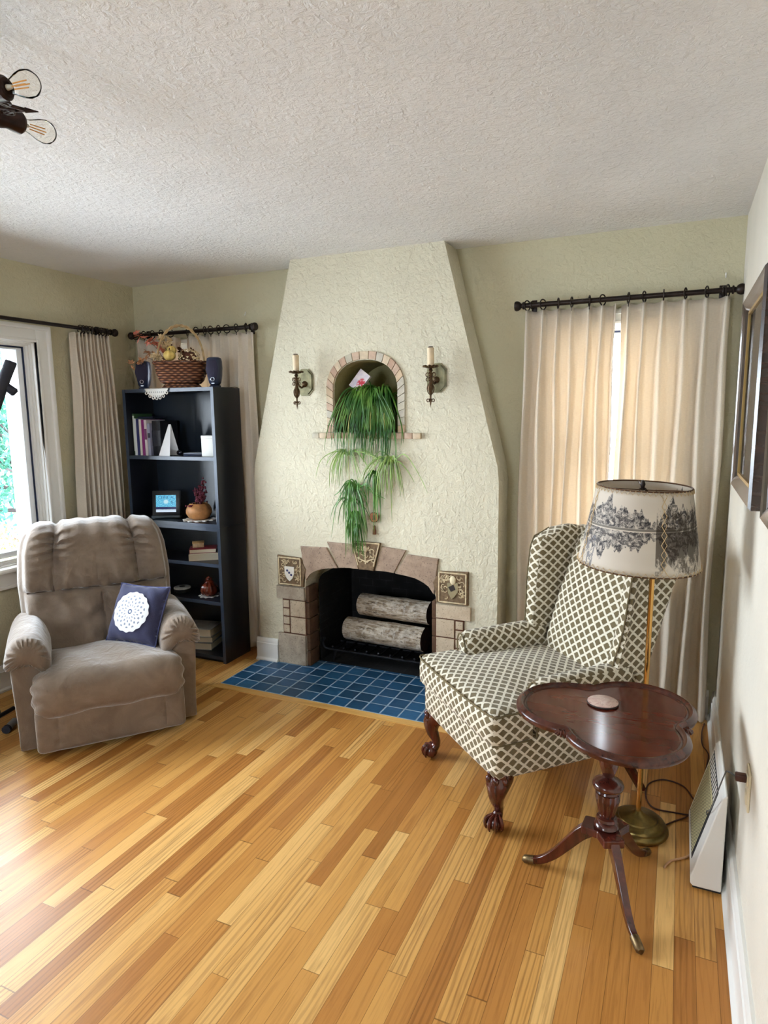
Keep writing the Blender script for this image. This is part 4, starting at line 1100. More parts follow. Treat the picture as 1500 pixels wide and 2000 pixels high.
plantlet(-.075, -.345, 34, .12, .24, m_leaf3, 3, 1.0, .03)
plantlet(-.07, -.47, 34, .09, .22, m_leaf3, 4, .85, .01)
plantlet(-.10, -.40, 10, .15, .16, m_leaf3, 5, 1.0, .02)
plantlet(-.05, -.54, 16, .06, .16, m_leaf, 6, .8, .01)
plantlet(.16, -.18, 22, .17, .14, m_leaf2, 7, 1.2, .04)
plantlet(.15, -.18, 9, .10, .30, m_leaf2, 8, 1.0, .02)
plantlet(.065, -.235, 14, .11, .20, m_leaf, 9, .9, .02)
plantlet(-.12, -.12, 9, .26, .14, m_leaf2, 11, 1.1, .02, .003)
plantlet(.17, -.17, 9, .2, .22, m_leaf2, 12, 1.2, .05)
plantlet(-.05, -.33, 12, .2, .06, m_leaf3, 13, 1.0, .05)
plantlet(.07, -.24, 8, .03, .30, m_leaf3, 10, .8, .0, .006)
# greeting card stuck among the leaves
Mc = Matrix.Translation((CH - .068, -.13, 1.757)) @ Matrix.Rotation(R(-12), 4, 'X') @ Matrix.Rotation(R(36), 4, 'Y')
cd = thing('greeting_card', 'tilted white card with a red flower picture among the spider plant leaves', 'card', (0, 0, 0)); cd.matrix_world = Mc
def cardm():
    n = NT('card_print'); v = n.coord(); x, y, z = n.sep(v); f = n.noise(v, 26, 3)
    d = n.math('ADD', n.math('POWER', n.math('MULTIPLY', n.math('SUBTRACT', x, .018), 1.3), 2.), n.math('POWER', n.math('SUBTRACT', z, -.008), 2.))
    c = n.mix(n.rng(f, .45, .65), S(236, 224, 226), S(206, 196, 212)); c = n.mix(n.math('MULTIPLY', n.rng(d, .0014, .0006), n.rng(n.noise(v, 60, 2), .4, .5)), c, S(196, 36, 56)); n.p(Base_Color=c, Roughness=.5); return n.m
MB().bb(-.04, .04, -.0008, .0008, -.058, .058).build('front', cardm(), cd)
MB().bb(-.04, .04, -.0008, .0008, -.058, .058, Matrix.Translation((-.04, .002, 0)) @ Matrix.Rotation(R(12), 4, 'Z') @ Matrix.Translation((.04, 0, 0))).build('back', plain('card_white', S(236, 232, 230), .6), cd)
# medallion with tassel hanging below the plant
md = thing('hanging_medallion', 'small round copper medallion with a brown tassel hanging below the plant', 'ornament', (CH + .052, YF - .012, .978))
MB().lathe([(.0, -.004), (.026, -.004), (.028, 0), (.026, .004), (0, .004)], 28, Matrix.Rotation(R(90), 4, 'X')).build('disc', plain('copper_disc', S(170, 112, 78), .45, .3, var=.2, vscale=60), md)
MB().torus((0, 0, 0), .0275, .003, 28, 6, ax='y').build('rim', plain('dark_copper', S(96, 56, 36), .5, .4), md)
MB().plate([(-.008, -.014), (.008, -.014), (.005, .002), (.006, .01), (0, .016), (-.006, .01), (-.005, .002)], [], -.0065, -.003, 'y').build('figure', plain('dark_figure', S(74, 36, 24), .5), md, smooth=0)
MB().tube([(0, 0, .028), (.004, .0, .1), (.012, .004, .24), (.02, .002, .42)], .0012, 5).build('cord', m_brown, md)
mb = MB(); mb.tube([(0, 0, -.028), (0, 0, -.05)], .0015, 5); mb.lathe([(.004, -.048), (.007, -.054), (.006, -.062), (.0085, -.075), (.0105, -.1), (0, -.101)], 12); mb.build('tassel', plain('brown_tassel', S(104, 52, 34), .8), md)
# ================================================================== upholstery helper: evenly gridded rounded box
def rgrid(mb, half, r, n, fn=None, M=None):
    hx, hy, hz = half; rx = min(r, hx, hy, hz) if not isinstance(r, (tuple, list)) else None
    rr = (rx, rx, rx) if rx else r
    def P(a, b, c):
        p = Vector((a * hx, b * hy, c * hz)); q = Vector([max(-h + k, min(h - k, v)) for v, h, k in zip(p, half, rr)])
        d = p - q
        if d.length < 1e-9: out_ = p; nn = Vector((0, 0, 0))
        else:
            e = Vector((d.x / rr[0], d.y / rr[1], d.z / rr[2])); 
            e.normalize(); out_ = q + Vector((e.x * rr[0], e.y * rr[1], e.z * rr[2])); nn = e
        return fn(out_, nn, (a, b, c)) if fn else out_
    nx, ny, nz = n
    def face(na, nb, f, flip):
        vs = []; fs = []
        for j in range(nb + 1):
            for i in range(na + 1): vs.append(f(-1 + 2 * i / na, -1 + 2 * j / nb))
        for j in range(nb):
            for i in range(na):
                a = j * (na + 1) + i; q = (a, a + 1, a + na + 2, a + na + 1); fs.append(tuple(reversed(q)) if flip else q)
        mb.add(vs, fs, M)
    face(nx, nz, lambda u, v: P(u, -1, v), False); face(nx, nz, lambda u, v: P(u, 1, v), True)
    face(ny, nz, lambda u, v: P(-1, u, v), True); face(ny, nz, lambda u, v: P(1, u, v), False)
    face(nx, ny, lambda u, v: P(u, v, -1), True); face(nx, ny, lambda u, v: P(u, v, 1), False)
    return mb
def bmerge(o, dist=2e-5):
    bm = bmesh.new(); bm.from_mesh(o.data); bmesh.ops.remove_doubles(bm, verts=bm.verts, dist=dist); bmesh.ops.recalc_face_normals(bm, faces=bm.faces); bm.to_mesh(o.data); bm.free()
    o.data.shade_smooth(); return o
nz3 = lambda x, y, z: mnoise.noise(Vector((x, y, z)))

# ================================================================== recliner
def suede():
    n = NT('taupe_microsuede'); v = n.coord(); f = n.noise(v, 7, 4, .6, .8); g = n.noise(v, 240, 2)
    c = n.ramp(f, [(.3, S(116, 100, 85)), (.52, S(128, 112, 97)), (.72, S(139, 124, 109))])
    n.p(Base_Color=c, Roughness=.9, Sheen_Weight=1., Sheen_Roughness=.35); n.b.inputs['Specular IOR Level'].default_value = .2
    n.bump(n.math('ADD', n.math('MULTIPLY', g, .2), n.noise(v, 13, 3, .55, 1.4)), .4, .012); return n.m
m_sue = suede(); m_seam = plain('dark_seam', S(92, 78, 68), .9)
rc = thing('recliner', 'taupe microsuede recliner armchair between the picture window and the bookcase', 'armchair', (-2.65, -1.41, 0), math.atan2(.776, .63))
HB = (.382, .105, .335); ZB = .655
def back_fn(p, n, abc):
    x, y, z = p; t = (z + HB[2]) / (2 * HB[2])
    w = interp([0, .25, .55, .8, 1], [.90, .98, 1.02, 1.0, .93], t)
    xx = x * w
    sv = 1.0
    zz_seam = .0
    if y < .02:
        if z > zz_seam:
            dists = [abs(x + .205 + .03 * (.3 - z)), abs(x - .205 - .0 * z)]
            dists.append(abs(x) + .022 + max(0., z) * .22)   # shallow middle tuck
            dz = min(abs(z - zz_seam), 9)
        else:
            dists = [abs(x - .02)]; dz = abs(z - zz_seam)
        dm = min(dists + [dz]); sv = min(1, dm / .07) ** .45
        puff = .066 * sv + .012 * (1 - (x / HB[0]) ** 2)
        # gathers that radiate from the seams
        gth = 0
        if z > zz_seam:
            d2 = min(dists[:2]); gth = .017 * math.sin(z * 140 + 14 * abs(x)) * math.exp(-(d2 / .075) ** 2) * smooth01((z - .05) * 5)
            gth += .010 * math.sin(x * 75 + 9 * z) * math.exp(-(dz / .08) ** 2)
        else:
            gth = .009 * math.sin(z * 70 + abs(x) * 50) * math.exp(-(dists[0] / .08) ** 2) + .011 * math.sin(x * 52 + z * 30) * math.exp(-(dz / .13) ** 2) + .008 * math.sin(x * 20 - z * 38)
        gth += .006 * nz3(x * 9, z * 9, 1.3)
        y -= (puff + gth) * (1 if abs(n.y) > .3 or n.length < .1 else .5) * min(1, (1.02 - abs(abc[0])) * 9) 
    yy = y + .53 + (z + .295) * .50 + .05 * max(0, t - .8) ** 1.
    top = -.022 * (abs(x) / HB[0]) ** 4 * smooth01((t - .6) * 3)
    ridge_ = 0
    if t > .85: 
        d2 = min(abs(x + .195), abs(x - .205)); ridge_ = -.024 * math.exp(-(d2 / .022) ** 2) + .003 * math.sin(x * 60)
    return Vector((xx, yy, z + ZB + top + ridge_))
mb = MB(); rgrid(mb, HB, .085, (96, 14, 84), back_fn); bmerge(mb.build('backrest', m_sue, rc, fix=False))
HS = (.338, .275, .105)
def seat_fn(p, n, abc):
    x, y, z = p; fx = 1 - abs(x / HS[0]) ** 4
    z2 = z
    if z > 0: z2 += .02 * fx * math.sin(min(1, max(0, (y + .275) / .5)) * PI) - .015 * smooth01((y - .05) * 5)
    if y < -.1: y -= .022 * (1 - (z / HS[2]) ** 2) * fx + .004 * math.sin(x * 30 + 2) * (1 - abs(z / HS[2]))
    e = 1 - min(1, (HS[0] - abs(x)) / .05)
    y -= .004 * math.sin(z * 110) * e * (1 if y < 0 else 0)
    z2 += .006 * nz3(x * 7, y * 7, z * 7) + .004 * math.sin(x * 22 + y * 12) * fx
    x2 = x + (.005 * math.sin(z * 90 + y * 60)) * e
    return Vector((x2, y + .225, z2 + .292))
mb = MB(); rgrid(mb, HS, .07, (80, 50, 34), seat_fn); bmerge(mb.build('seat_cushion', m_sue, rc, fix=False))
pts = [(lerp(-.325, .325, i / 40), -.052 + .018 * (abs(i / 20 - 1)) ** 3, .213 + .003 * math.sin(i)) for i in range(41)]
HF = (.332, .034, .108)
def foot_fn(p, n, abc):
    x, y, z = p; d = min(abs(x + .235), abs(x - .24)); s = min(1, d / .03) ** .6
    if y < 0: y -= .014 * s * (1 - (z / HF[2]) ** 4) - .0 + .004 * math.sin(x * 55 + z * 6) * math.exp(-((z - .1) / .07) ** 2) - .003 * nz3(x * 9, z * 9, 4)
    e = math.exp(-(d / .03) ** 2); y -= .003 * math.sin(z * 130) * e
    return Vector((x, y + .012, z + .132))
mb = MB(); rgrid(mb, HF, .028, (100, 8, 34), foot_fn); bmerge(mb.build('footrest_panel', m_sue, rc, fix=False))
for sx in (-1, 1):
    HA = (.098, .30, .068)
    def arm_fn(p, n, abc):
        x, y, z = p; t = (y + .30) / .6
        zz = z - .055 * (abs(x) / HA[0]) ** 2.2 * (1 if z > -.05 else .6) + .012 * math.sin(PI * min(1, t * 1.1))
        if sx * x > 0 and z < 0: zz -= .0
        e = math.exp(-((y + .29) / .035) ** 2)
        a = math.atan2(z, x); k = 1 + .10 * math.sin(a * 22) * e
        x2, z2 = x * k, zz * (k if e > .01 else 1)
        if z < 0 and sx * x < 0: z2 -= .05 * smooth01((-sx * x) / .09) * (1 - t * .4)   # inner roll tucks down beside the seat
        z2 += .004 * nz3(x * 10, y * 8, z * 10 + sx)
        return Vector((x2 + sx * .345, y + .345, z2 + .487))
    mb = MB(); rgrid(mb, HA, .066, (34, 60, 26), arm_fn); ar = bmerge(mb.build('armrest', m_sue, rc, fix=False))
    mb = MB()
    HPp = (.072, .27, .235)
    def post_fn(p, n, abc):
        x, y, z = p; t = (z + .235) / .47; w = lerp(.62, 1., smooth01(t)); c = lerp(.363, .345, t)
        return Vector((sx * c + x * w, y + .345, z + .25))
    rgrid(mb, HPp, .018, (10, 20, 20), post_fn); bmerge(mb.build('arm_side', m_sue, rc, fix=False))
    cord = [(sx * .345 + sx * q[0], .069 + q[2], q[1]) for q in ((.074, .44, 0), (.06, .462, 0), (.02, .476, -.004), (-.03, .472, -.004), (-.058, .455, 0), (-.07, .42, 0), (-.072, .36, .0))]
    MB().tube(catmull(cord, 5), .003, 6).build('arm_seam', m_seam, rc)
mb = MB().bb(-.30, .30, .06, .62, 0, .09).build('base', plain('recliner_base', S(30, 26, 24), .8), rc)
# outside back panel and seams
def seam(pts): MB().tube(catmull(pts, 5), .0035, 6).build('seam', m_seam, rc)
def on_back(x, z, o=0.008):
    h = back_fn(Vector((x, -HB[1], z)), Vector((0, -1, 0)), (x / HB[0], -1, z / HB[2])); return (h.x, h.y - o * .1, h.z)
seam([on_back(x, 0.0) for x in (-.34, -.25, -.15, -.05, .05, .15, .25, .34)])
seam([on_back(-.205 - .03 * (.3 - z), z) for z in (.0, .08, .16, .24)])
seam([on_back(.205, z) for z in (.0, .08, .16, .24)])
seam([on_back(.02, z) for z in (-.2, -.13, -.06, -.01)])
# ================================================================== navy cushion with a white medallion
lxv = Vector((.63, .776, 0)).normalized(); lyv = Vector((-lxv.y, lxv.x, 0)); Oq = Vector((-2.65, -1.41, 0))
w_ = R(46); t_ = R(62)
nn = -(lyv * math.cos(w_) + lxv * math.sin(w_)) * math.sin(t_) + Vector((0, 0, math.cos(t_))); upv = (Vector((0, 0, 1)) - nn * nn.z).normalized(); rt = upv.cross(nn).normalized()
Mp = Matrix((rt, -nn, upv)).transposed().to_4x4(); Mp.translation = Oq + lxv * .168 + lyv * .285 + Vector((0, 0, .545))
pw = thing('throw_pillow', 'navy throw pillow with a white lace medallion lying in the taupe recliner', 'cushion'); pw.matrix_world = Mp
HW = (.155, .062, .155)
def pil(p, n, abc):
    a, b, c = abc; k = max(.0, (1 - abs(a) ** 2.6) * (1 - abs(c) ** 2.6)) ** .5
    pin = 1 - .06 * (1 - a * a) * abs(c) ** 3; pin2 = 1 - .06 * (1 - c * c) * abs(a) ** 3
    return Vector((a * HW[0] * pin2, math.copysign(1, b) * HW[1] * k * min(1, abs(b) * 1.0) + .002 * nz3(a * 4, c * 4, b) + .004 * math.sin(a * 11 + c * 7) * (1 - k), c * HW[2] * pin))
m_navy = plain('navy_cotton', S(48, 50, 82), .85, bump=.25, bscale=220, var=.15, vscale=14, sheen=.3)
mb = MB(); rgrid(mb, HW, .03, (40, 6, 40), pil); bmerge(mb.build('cover', m_navy, pw, fix=False))
rim = []
for i in range(80):
    u = i / 20; s, q = int(u), u - int(u); e = lerp(-1, 1, q)
    a, c = ((e, -1), (1, e), (-e, 1), (-1, -e))[s]; rim.append((a * HW[0] * (1 - .06 * (1 - c * c) * abs(a) ** 3) * 1.005, 0, c * HW[2] * (1 - .06 * (1 - a * a) * abs(c) ** 3) * 1.005))
MB().tube(rim, .0035, 6, closed=True).build('piping', plain('navy_piping', S(72, 78, 124), .8), pw)
def medm():
    n = NT('lace_medallion'); v = n.coord(); x, y, z = n.sep(v)
    r = n.math('SQRT', n.math('ADD', n.math('MULTIPLY', x, x), n.math('MULTIPLY', z, z))); a = n.math('ARCTAN2', z, x)
    pet = n.math('MULTIPLY', n.math('COSINE', n.math('MULTIPLY', a, 14.)), n.math('COSINE', n.math('MULTIPLY', r, 190.)))
    f = n.math('MULTIPLY', n.rng(pet, .30, .5), n.math('MULTIPLY', n.math('GREATER_THAN', r, .022), n.math('LESS_THAN', r, .085)))
    ring = n.math('LESS_THAN', n.math('ABSOLUTE', n.math('SUBTRACT', r, .010)), .003); f = n.math('MAXIMUM', n.math('MULTIPLY', f, .75), ring)
    n.p(Base_Color=n.mix(f, S(232, 234, 236), S(66, 84, 116)), Roughness=.85); n.bump(n.noise(v, 260, 2), .3, .002); return n.m
mb = MB()
def medal(u, v):
    a = 2 * PI * u; r = .104 * v * (1 + .025 * math.cos(16 * a) * v ** 4); x, z = r * math.cos(a), r * math.sin(a)
    aa, cc = x / HW[0], z / HW[2]; k = max(0, (1 - abs(aa) ** 2.6) * (1 - abs(cc) ** 2.6)) ** .5
    return (x, -HW[1] * k - .0035 - .002, z)
mb.grid(medal, 96, 14, cu=True); mb.build('medallion', medm(), pw, smooth=180)
# ================================================================== elliptical trainer at the left edge
m_foam = plain('black_foam_grip', S(30, 32, 44), .7, bump=.4, bscale=90); m_steel = plain('grey_steel_tube', S(150, 150, 150), .35, .4); m_blk = plain('black_tube', S(24, 20, 22), .4, .2)
et = thing('elliptical_trainer', 'black exercise machine at the left edge, in front of the picture window', 'exercise machine', (-3.33, -1.50, 0)); ET0 = (-3.33, -1.50, 0)
L = lambda p: tuple(a - b for a, b in zip(p, ET0))
MB().tube(catmull([L((-3.258, -1.439, 1.60)), L((-3.245, -1.42, 1.66)), L((-3.225, -1.392, 1.75)), L((-3.206, -1.366, 1.826)), L((-3.203, -1.362, 1.838))], 4), [.02] + [.027] * 12 + [.026, .024, .019, .010], 14).build('handle_grip', m_foam, et)
MB().tube([L((-3.243, -1.408, 1.748)), L((-3.238, -1.402, 1.738)), L((-3.203, -1.362, 1.688)), L((-3.199, -1.357, 1.682))], [.012, .017, .022, .014], 12).build('handle_grip', m_foam, et)
MB().tube(catmull([L((-3.25, -1.43, 1.63)), L((-3.30, -1.52, 1.45)), L((-3.38, -1.72, 1.0)), L((-3.36, -1.90, .45)), L((-3.34, -1.95, .12))], 6), .016, 10).build('handle_arm', m_blk, et)
MB().tube(catmull([L((-3.326, -1.44, .07)), L((-3.31, -1.52, .07)), L((-3.29, -1.62, .075)), L((-3.31, -1.80, .09)), L((-3.34, -2.0, .11))], 5), .011, 10).build('base_rail', m_blk, et)
MB().tube([L((-3.236, -1.55, .021)), L((-3.281, -1.472, .021))], .019, 12).build('stabilizer', m_steel, et)
MB().tube([L((-3.231, -1.558, .022)), L((-3.24, -1.543, .022))], .021, 12).build('end_cap', m_foam, et)
MB().lathe([(.02, -.02), (.043, -.018), (.05, -.008), (.05, .008), (.043, .018), (.02, .02)], 24, Matrix.Translation(L((-3.425, -1.50, .0505))) @ Matrix.Rotation(R(90), 4, 'X') @ Matrix.Rotation(R(20), 4, 'Y')).build('transport_wheel', m_foam, et)
MB().tube([L((-3.425, -1.50, .05)), L((-3.36, -1.53, .065)), L((-3.305, -1.56, .072))], .008, 8).build('axle', m_blk, et)
MB().box(L((-3.40, -1.98, .25)), (.22, .30, .40), r=.08, seg=4).build('flywheel_housing', m_blk, et)
MB().tube([L((-3.42, -2.02, .4)), L((-3.43, -1.95, 1.25))], .025, 12).build('mast', m_blk, et)
# ================================================================== wing chair
m_lat = lattice_mat('lattice_upholstery', .05, S(116, 102, 74), S(236, 228, 208))
m_pip = plain('olive_piping', S(112, 98, 68), .8)
m_mah = NT('dark_mahogany')
_v = m_mah.coord('Object', (14, 14, 3)); _f = m_mah.noise(_v, 1., 5, .6, 1.)
m_mah.p(Base_Color=m_mah.ramp(_f, [(.3, S(46, 18, 14)), (.55, S(84, 34, 24)), (.75, S(112, 52, 34))]), Roughness=.22, Coat_Weight=.5, Coat_Roughness=.1); m_mah = m_mah.m
wc_ = thing('wing_chair', 'wing armchair in olive and cream lattice upholstery with claw feet', 'armchair', (-1.0, -1.13, 0), R(-45))
def up(mb, name, **k):
    o = mb.build(name, m_lat, wc_, fix=False, **k); bmerge(o); box_uv(o.data); return o
HC = (.335, .31, .072)
def cush(p, n, abc):
    x, y, z = p; yy = y + .268
    w = lerp(1., .70, smooth01((yy - .125) / .035))
    if z > 0: z += .022 * (1 - (x / .335) ** 2) * (1 - ((yy - .27) / .31) ** 2)
    if yy < .05: yy -= .016 * (1 - (z / .072) ** 2) * (1 - abs(x / .335) ** 6)
    return Vector((x * w, yy, z + .418))
mb = MB(); rgrid(mb, HC, .035, (44, 40, 12), cush); up(mb, 'seat_cushion')
def loop(zoff):
    pts = []
    for a, b in ((-.98, -.955), (-.5, -1), (0, -1.005), (.5, -1), (.98, -.955), (1., -.8), (1, -.52), (.96, -.455), (.72, -.40), (.705, -.3), (.70, .3), (.69, .9)):
        y = b * .31 + .268; pts.append((a * .335 * .985, y - (.010 if b < -.9 else 0), .418 + zoff))
    return pts
q = loop(.058); left = [(-a, b, c) for a, b, c in reversed(q[4:])]
MB().tube(catmull(left + q[1:4] + q[4:], 5), .004, 7).build('piping', m_pip, wc_)
q = loop(-.058)[4:]
for sx in (-1, 1): MB().tube(catmull([(sx * a, b, c) for a, b, c in q], 5), .004, 7).build('piping', m_pip, wc_)
HAp = (.327, .335, .078)
def apr(p, n, abc):
    x, y, z = p; yy = y + .315; t = (z + .078) / .156
    return Vector((x * lerp(.99, 1, t), yy - (.008 * math.cos(x * 4) if yy < .05 else 0), z + .296))
mb = MB(); rgrid(mb, HAp, (.03, .03, .006), (30, 30, 10), apr); up(mb, 'seat_apron')
for sx in (-1, 1):
    HAm = (.052, .225, .118)
    def arm(p, n, abc):
        x, y, z = p; t = (y + .225) / .45
        if z > 0: x += sx * .012 * (z / .118) ** 2
        return Vector((x + sx * .285, y + .375, z + .457 + .012 * t))
    mb = MB(); rgrid(mb, HAm, .046, (16, 36, 26), arm); up(mb, 'armrest')
    cl = [(sx * .285 + .036 * a + sx * .012 * max(0, b), .1535, .457 + .1 * b) for a, b in ((-1, -.95), (-1.06, .2), (-.98, .7), (-.5, 1.02), (0, 1.1), (.5, 1.02), (.98, .7), (1.06, .2), (1, -.95))]
    MB().tube(catmull(cl, 5), .0035, 6).build('piping', m_pip, wc_)
    HWg = (.034, .5, .5)
    def wing(p, n, abc):
        a, b, c = abc; t = (c + 1) / 2; z = lerp(.53, 1.035, t)
        fr = interp([0, .12, .3, .6, .82, .93, 1.], [.50, .505, .52, .535, .55, .58, .65], t); bk_ = interp([0, 1], [.645, .825], t)
        s = (b + 1) / 2; y = lerp(fr, bk_, s)
        z -= .03 * (abs(.45 - s) * 1.6) ** 2 * (1 if t > .9 else 0)
        e = max(0, 1 - s * 3.2); edge = 1 - max(0, (abs(b) - .86) / .14) ** 2 * .8 * (1 if b < 0 else .3)
        th = .034 * edge * (1 - max(0, (abs(c) - .9) / .1) ** 2 * .6)
        return Vector((sx * (.292 + .028 * e ** 2 * smooth01(t * 2) + .014 * t) + a * th, y, z))
    mb = MB(); rgrid(mb, HWg, .02, (8, 40, 46), wing); up(mb, 'wing')
    pts = [tuple(wing(None or Vector((0, 0, 0)), None, (sx * .9, -1.0, c))) for c in [-1 + .1 * i for i in range(21)]]
    MB().tube([(a + sx * .006, b - .002, c) for a, b, c in pts], .0035, 6).build('piping', m_pip, wc_)
HBk = (.268, .05, .29)
def bck(p, n, abc):
    x, y, z = p; t = (z + .29) / .58; w = interp([0, .5, 1], [.92, 1., 1.], t)
    if y < 0: y -= .03 * (1 - abs(abc[0]) ** 3) * math.sin(PI * min(1, t * .9 + .08))
    top = -.018 * abc[0] ** 2 * smooth01((t - .7) * 3)
    return Vector((x * w, y + .59 + .385 * (z + .29), z + .742 + top))
mb = MB(); rgrid(mb, HBk, .06, (34, 10, 44), bck); up(mb, 'backrest')
HOb = (.325, .03, .40)
def outb(p, n, abc):
    x, y, z = p; return Vector((x, y + .635 + .346 * max(0., z + .63 - .525), z + .63))
mb = MB(); rgrid(mb, HOb, .025, (20, 5, 24), outb); up(mb, 'outside_back')
def cab_leg(sx):
    root = None; mb = MB()
    P = [(sx * .272, .036, .245), (sx * .278, .026, .205), (sx * .29, .008, .172), (sx * .288, .006, .13), (sx * .279, .018, .095), (sx * .276, .022, .068), (sx * .280, .014, .05)]
    mb.tube(catmull(P, 5), [lerp(a, b, k / 5) for a, b in zip([.05, .05, .042, .029, .021, .018], [.05, .042, .029, .021, .018, .022]) for k in range(5)] + [.022], 16)
    lg = mb.build('leg', m_mah, wc_, smooth=60)
    c = (sx * .287, .0, .031)
    MB().sphere(c, (.031, .031, .031), 16, 10).build('ball', m_mah, lg)
    mb = MB()
    for k in range(4):
        a = math.atan2(-1, sx) + (k - 1.5) * .75; dx, dy = math.cos(a), math.sin(a)
        mb.tube(catmull([(sx * .279 + dx * .006, .016 + dy * .006, .058), (c[0] + dx * .03, c[1] + dy * .03, .052), (c[0] + dx * .037, c[1] + dy * .037, .03), (c[0] + dx * .032, c[1] + dy * .032, .008)], 5), [.009, .009, .0085, .008, .0085, .008, .0075, .007, .0075, .0075, .007, .006, .006, .005, .004, .003], 8)
    mb.build('claw', m_mah, lg)
    mb = MB(); d = Vector((sx, -1, 0)).normalized()
    for k, (z, r) in enumerate(((.228, .014), (.208, .018), (.186, .017), (.166, .013))):
        for s in (-1, 0, 1):
            q = Vector((sx * .276, .022, z)) + (Matrix.Rotation(s * .75, 3, 'Z') @ d) * (.046 - .004 * abs(1.2 - k)); mb.sphere(tuple(q), (r * .75, r * .75, r), 8, 6)
    mb.build('acanthus_carving', m_mah, lg)
cab_leg(-1); cab_leg(1)
for sx in (-1, 1): MB().tube([(sx * .27, .60, .24), (sx * .27, .64, .12), (sx * .275, .71, .0)], [.026, .022, .018], 8).build('leg', m_mah, wc_)
# ================================================================== clover-top pedestal table
TX, TY, TZ = -.387, -1.483, .62
m_top = NT('polished_mahogany_top'); _v = m_top.coord('Object', (4, 14, 5)); _f = m_top.noise(_v, 1., 4, .5, .5)
m_top.p(Base_Color=m_top.ramp(_f, [(.3, S(72, 28, 18)), (.7, S(92, 38, 24))]), Roughness=.14, Specular_IOR_Level=.32); m_top = m_top.m
m_rim = wood('carved_rim_wood', S(44, 18, 11), S(88, 42, 27), .25, (30, 30, 30), .0)
tb = thing('pedestal_table', 'small mahogany pedestal table with a clover-shaped top beside the wing chair', 'side table', (TX, TY, 0))
lob = [R(175), R(55), R(-65)]; KT = 1.0; r0, rrad = .119 * KT, .181 * KT
def outline(off=0., n=26):
    pts = []
    for la in (R(55), R(175), R(295)):
        c = Vector((r0 * math.cos(la), r0 * math.sin(la))); h = R(112)
        # trim at notches: angular half-span of arc
        nr = .208 * KT; a1 = la + R(60); q = Vector((nr * math.cos(a1), nr * math.sin(a1))) - c; span = abs((math.atan2(q.y, q.x) - la + PI) % (2 * PI) - PI)
        for i in range(n + 1):
            a = la - span + 2 * span * i / n; pts.append((c.x + (rrad + off) * math.cos(a), c.y + (rrad + off) * math.sin(a)))
    return pts
MB().plate(outline(-.006), [], TZ - .024, TZ - .010, 'z').build('top', m_top, tb, smooth=0)
mb = MB(); O_ = [outline(o) for o in (-.032, -.028, -.023, -.018, -.012, -.006, .001, .004, .0, -.012)]; Zs = [TZ - .010, TZ - .006, TZ - .008, TZ - .001, TZ + .001, TZ - .004, TZ - .008, TZ - .016, TZ - .026, TZ - .028]
k = len(O_[0]); vs = [(p[0], p[1], z) for o, z in zip(O_, Zs) for p in o]; fs = []
for j in range(len(O_) - 1):
    for i in range(k): fs.append((j * k + i, j * k + (i + 1) % k, (j + 1) * k + (i + 1) % k, (j + 1) * k + i))
mb.add(vs, fs).build('rim', m_rim, tb, smooth=50)
MB().plate(outline(-.014), [], TZ - .029, TZ - .0245, 'z').build('underside', m_mah, tb, smooth=0)
for na in (R(115), R(235), R(-5)):
    mb = MB(); nr = .208 * KT + .006; c = Vector((nr * math.cos(na), nr * math.sin(na), TZ - .014))
    for i in range(5):
        a = na + (i - 2) * .5; mb.tube([(c.x, c.y, c.z), (c.x + .012 * math.cos(a), c.y + .012 * math.sin(a), c.z + .004), (c.x + .024 * math.cos(a), c.y + .024 * math.sin(a), c.z - .004)], [.004, .006, .0035], 8)
    mb.sphere(tuple(c), .008, 10, 8); mb.build('carved_shell', m_rim, tb)
prof = [(.07, TZ - .029), (.066, TZ - .045), (.03, TZ - .055), (.02, TZ - .075), (.021, TZ - .09), (.03, TZ - .12), (.034, TZ - .15), (.03, TZ - .185), (.02, TZ - .215), (.017, TZ - .222), (.022, TZ - .228), (.034, TZ - .236), (.046, TZ - .243), (.05, TZ - .252), (.047, TZ - .262), (.036, TZ - .268), (.039, TZ - .275), (.036, TZ - .279)]
MB().lathe(list(reversed(prof)), 32).build('pedestal', m_mah, tb, smooth=45)
mb = MB()
def flute(u, v):
    a = 2 * PI * u; r = interp([0, .3, .7, 1], [.039, .0385, .03, .024], v) * (1 - .07 * abs(math.sin(a * 7))); return (r * math.cos(a), r * math.sin(a), lerp(TZ - .279, TZ - .362, v))
mb.grid(flute, 112, 12, cu=True); mb.build('fluted_vase', m_mah, tb, smooth=60)
MB().lathe(list(reversed([(.024, TZ - .362), (.032, TZ - .366), (.034, TZ - .374), (.028, TZ - .381), (.037, TZ - .386), (.04, TZ - .396), (.034, TZ - .403)])), 32).build('collar', m_mah, tb, smooth=45)
pp = []
for i in range(3):
    la = lob[i] ; nb = lob[(i + 1) % 3]
    pp.append((.082 * math.cos(la + .42), .082 * math.sin(la + .42))); pp.append((.082 * math.cos(la - .42), .082 * math.sin(la - .42))); pp.append((.044 * math.cos(la - R(60)), .044 * math.sin(la - R(60))))
MB().plate(pp, [], TZ - .43, TZ - .403, 'z').build('platform', m_mah, tb, smooth=0, bevel=.004)
m_bcap = plain('worn_brass_cap', S(112, 92, 62), .4, .8, var=.4, vscale=60)
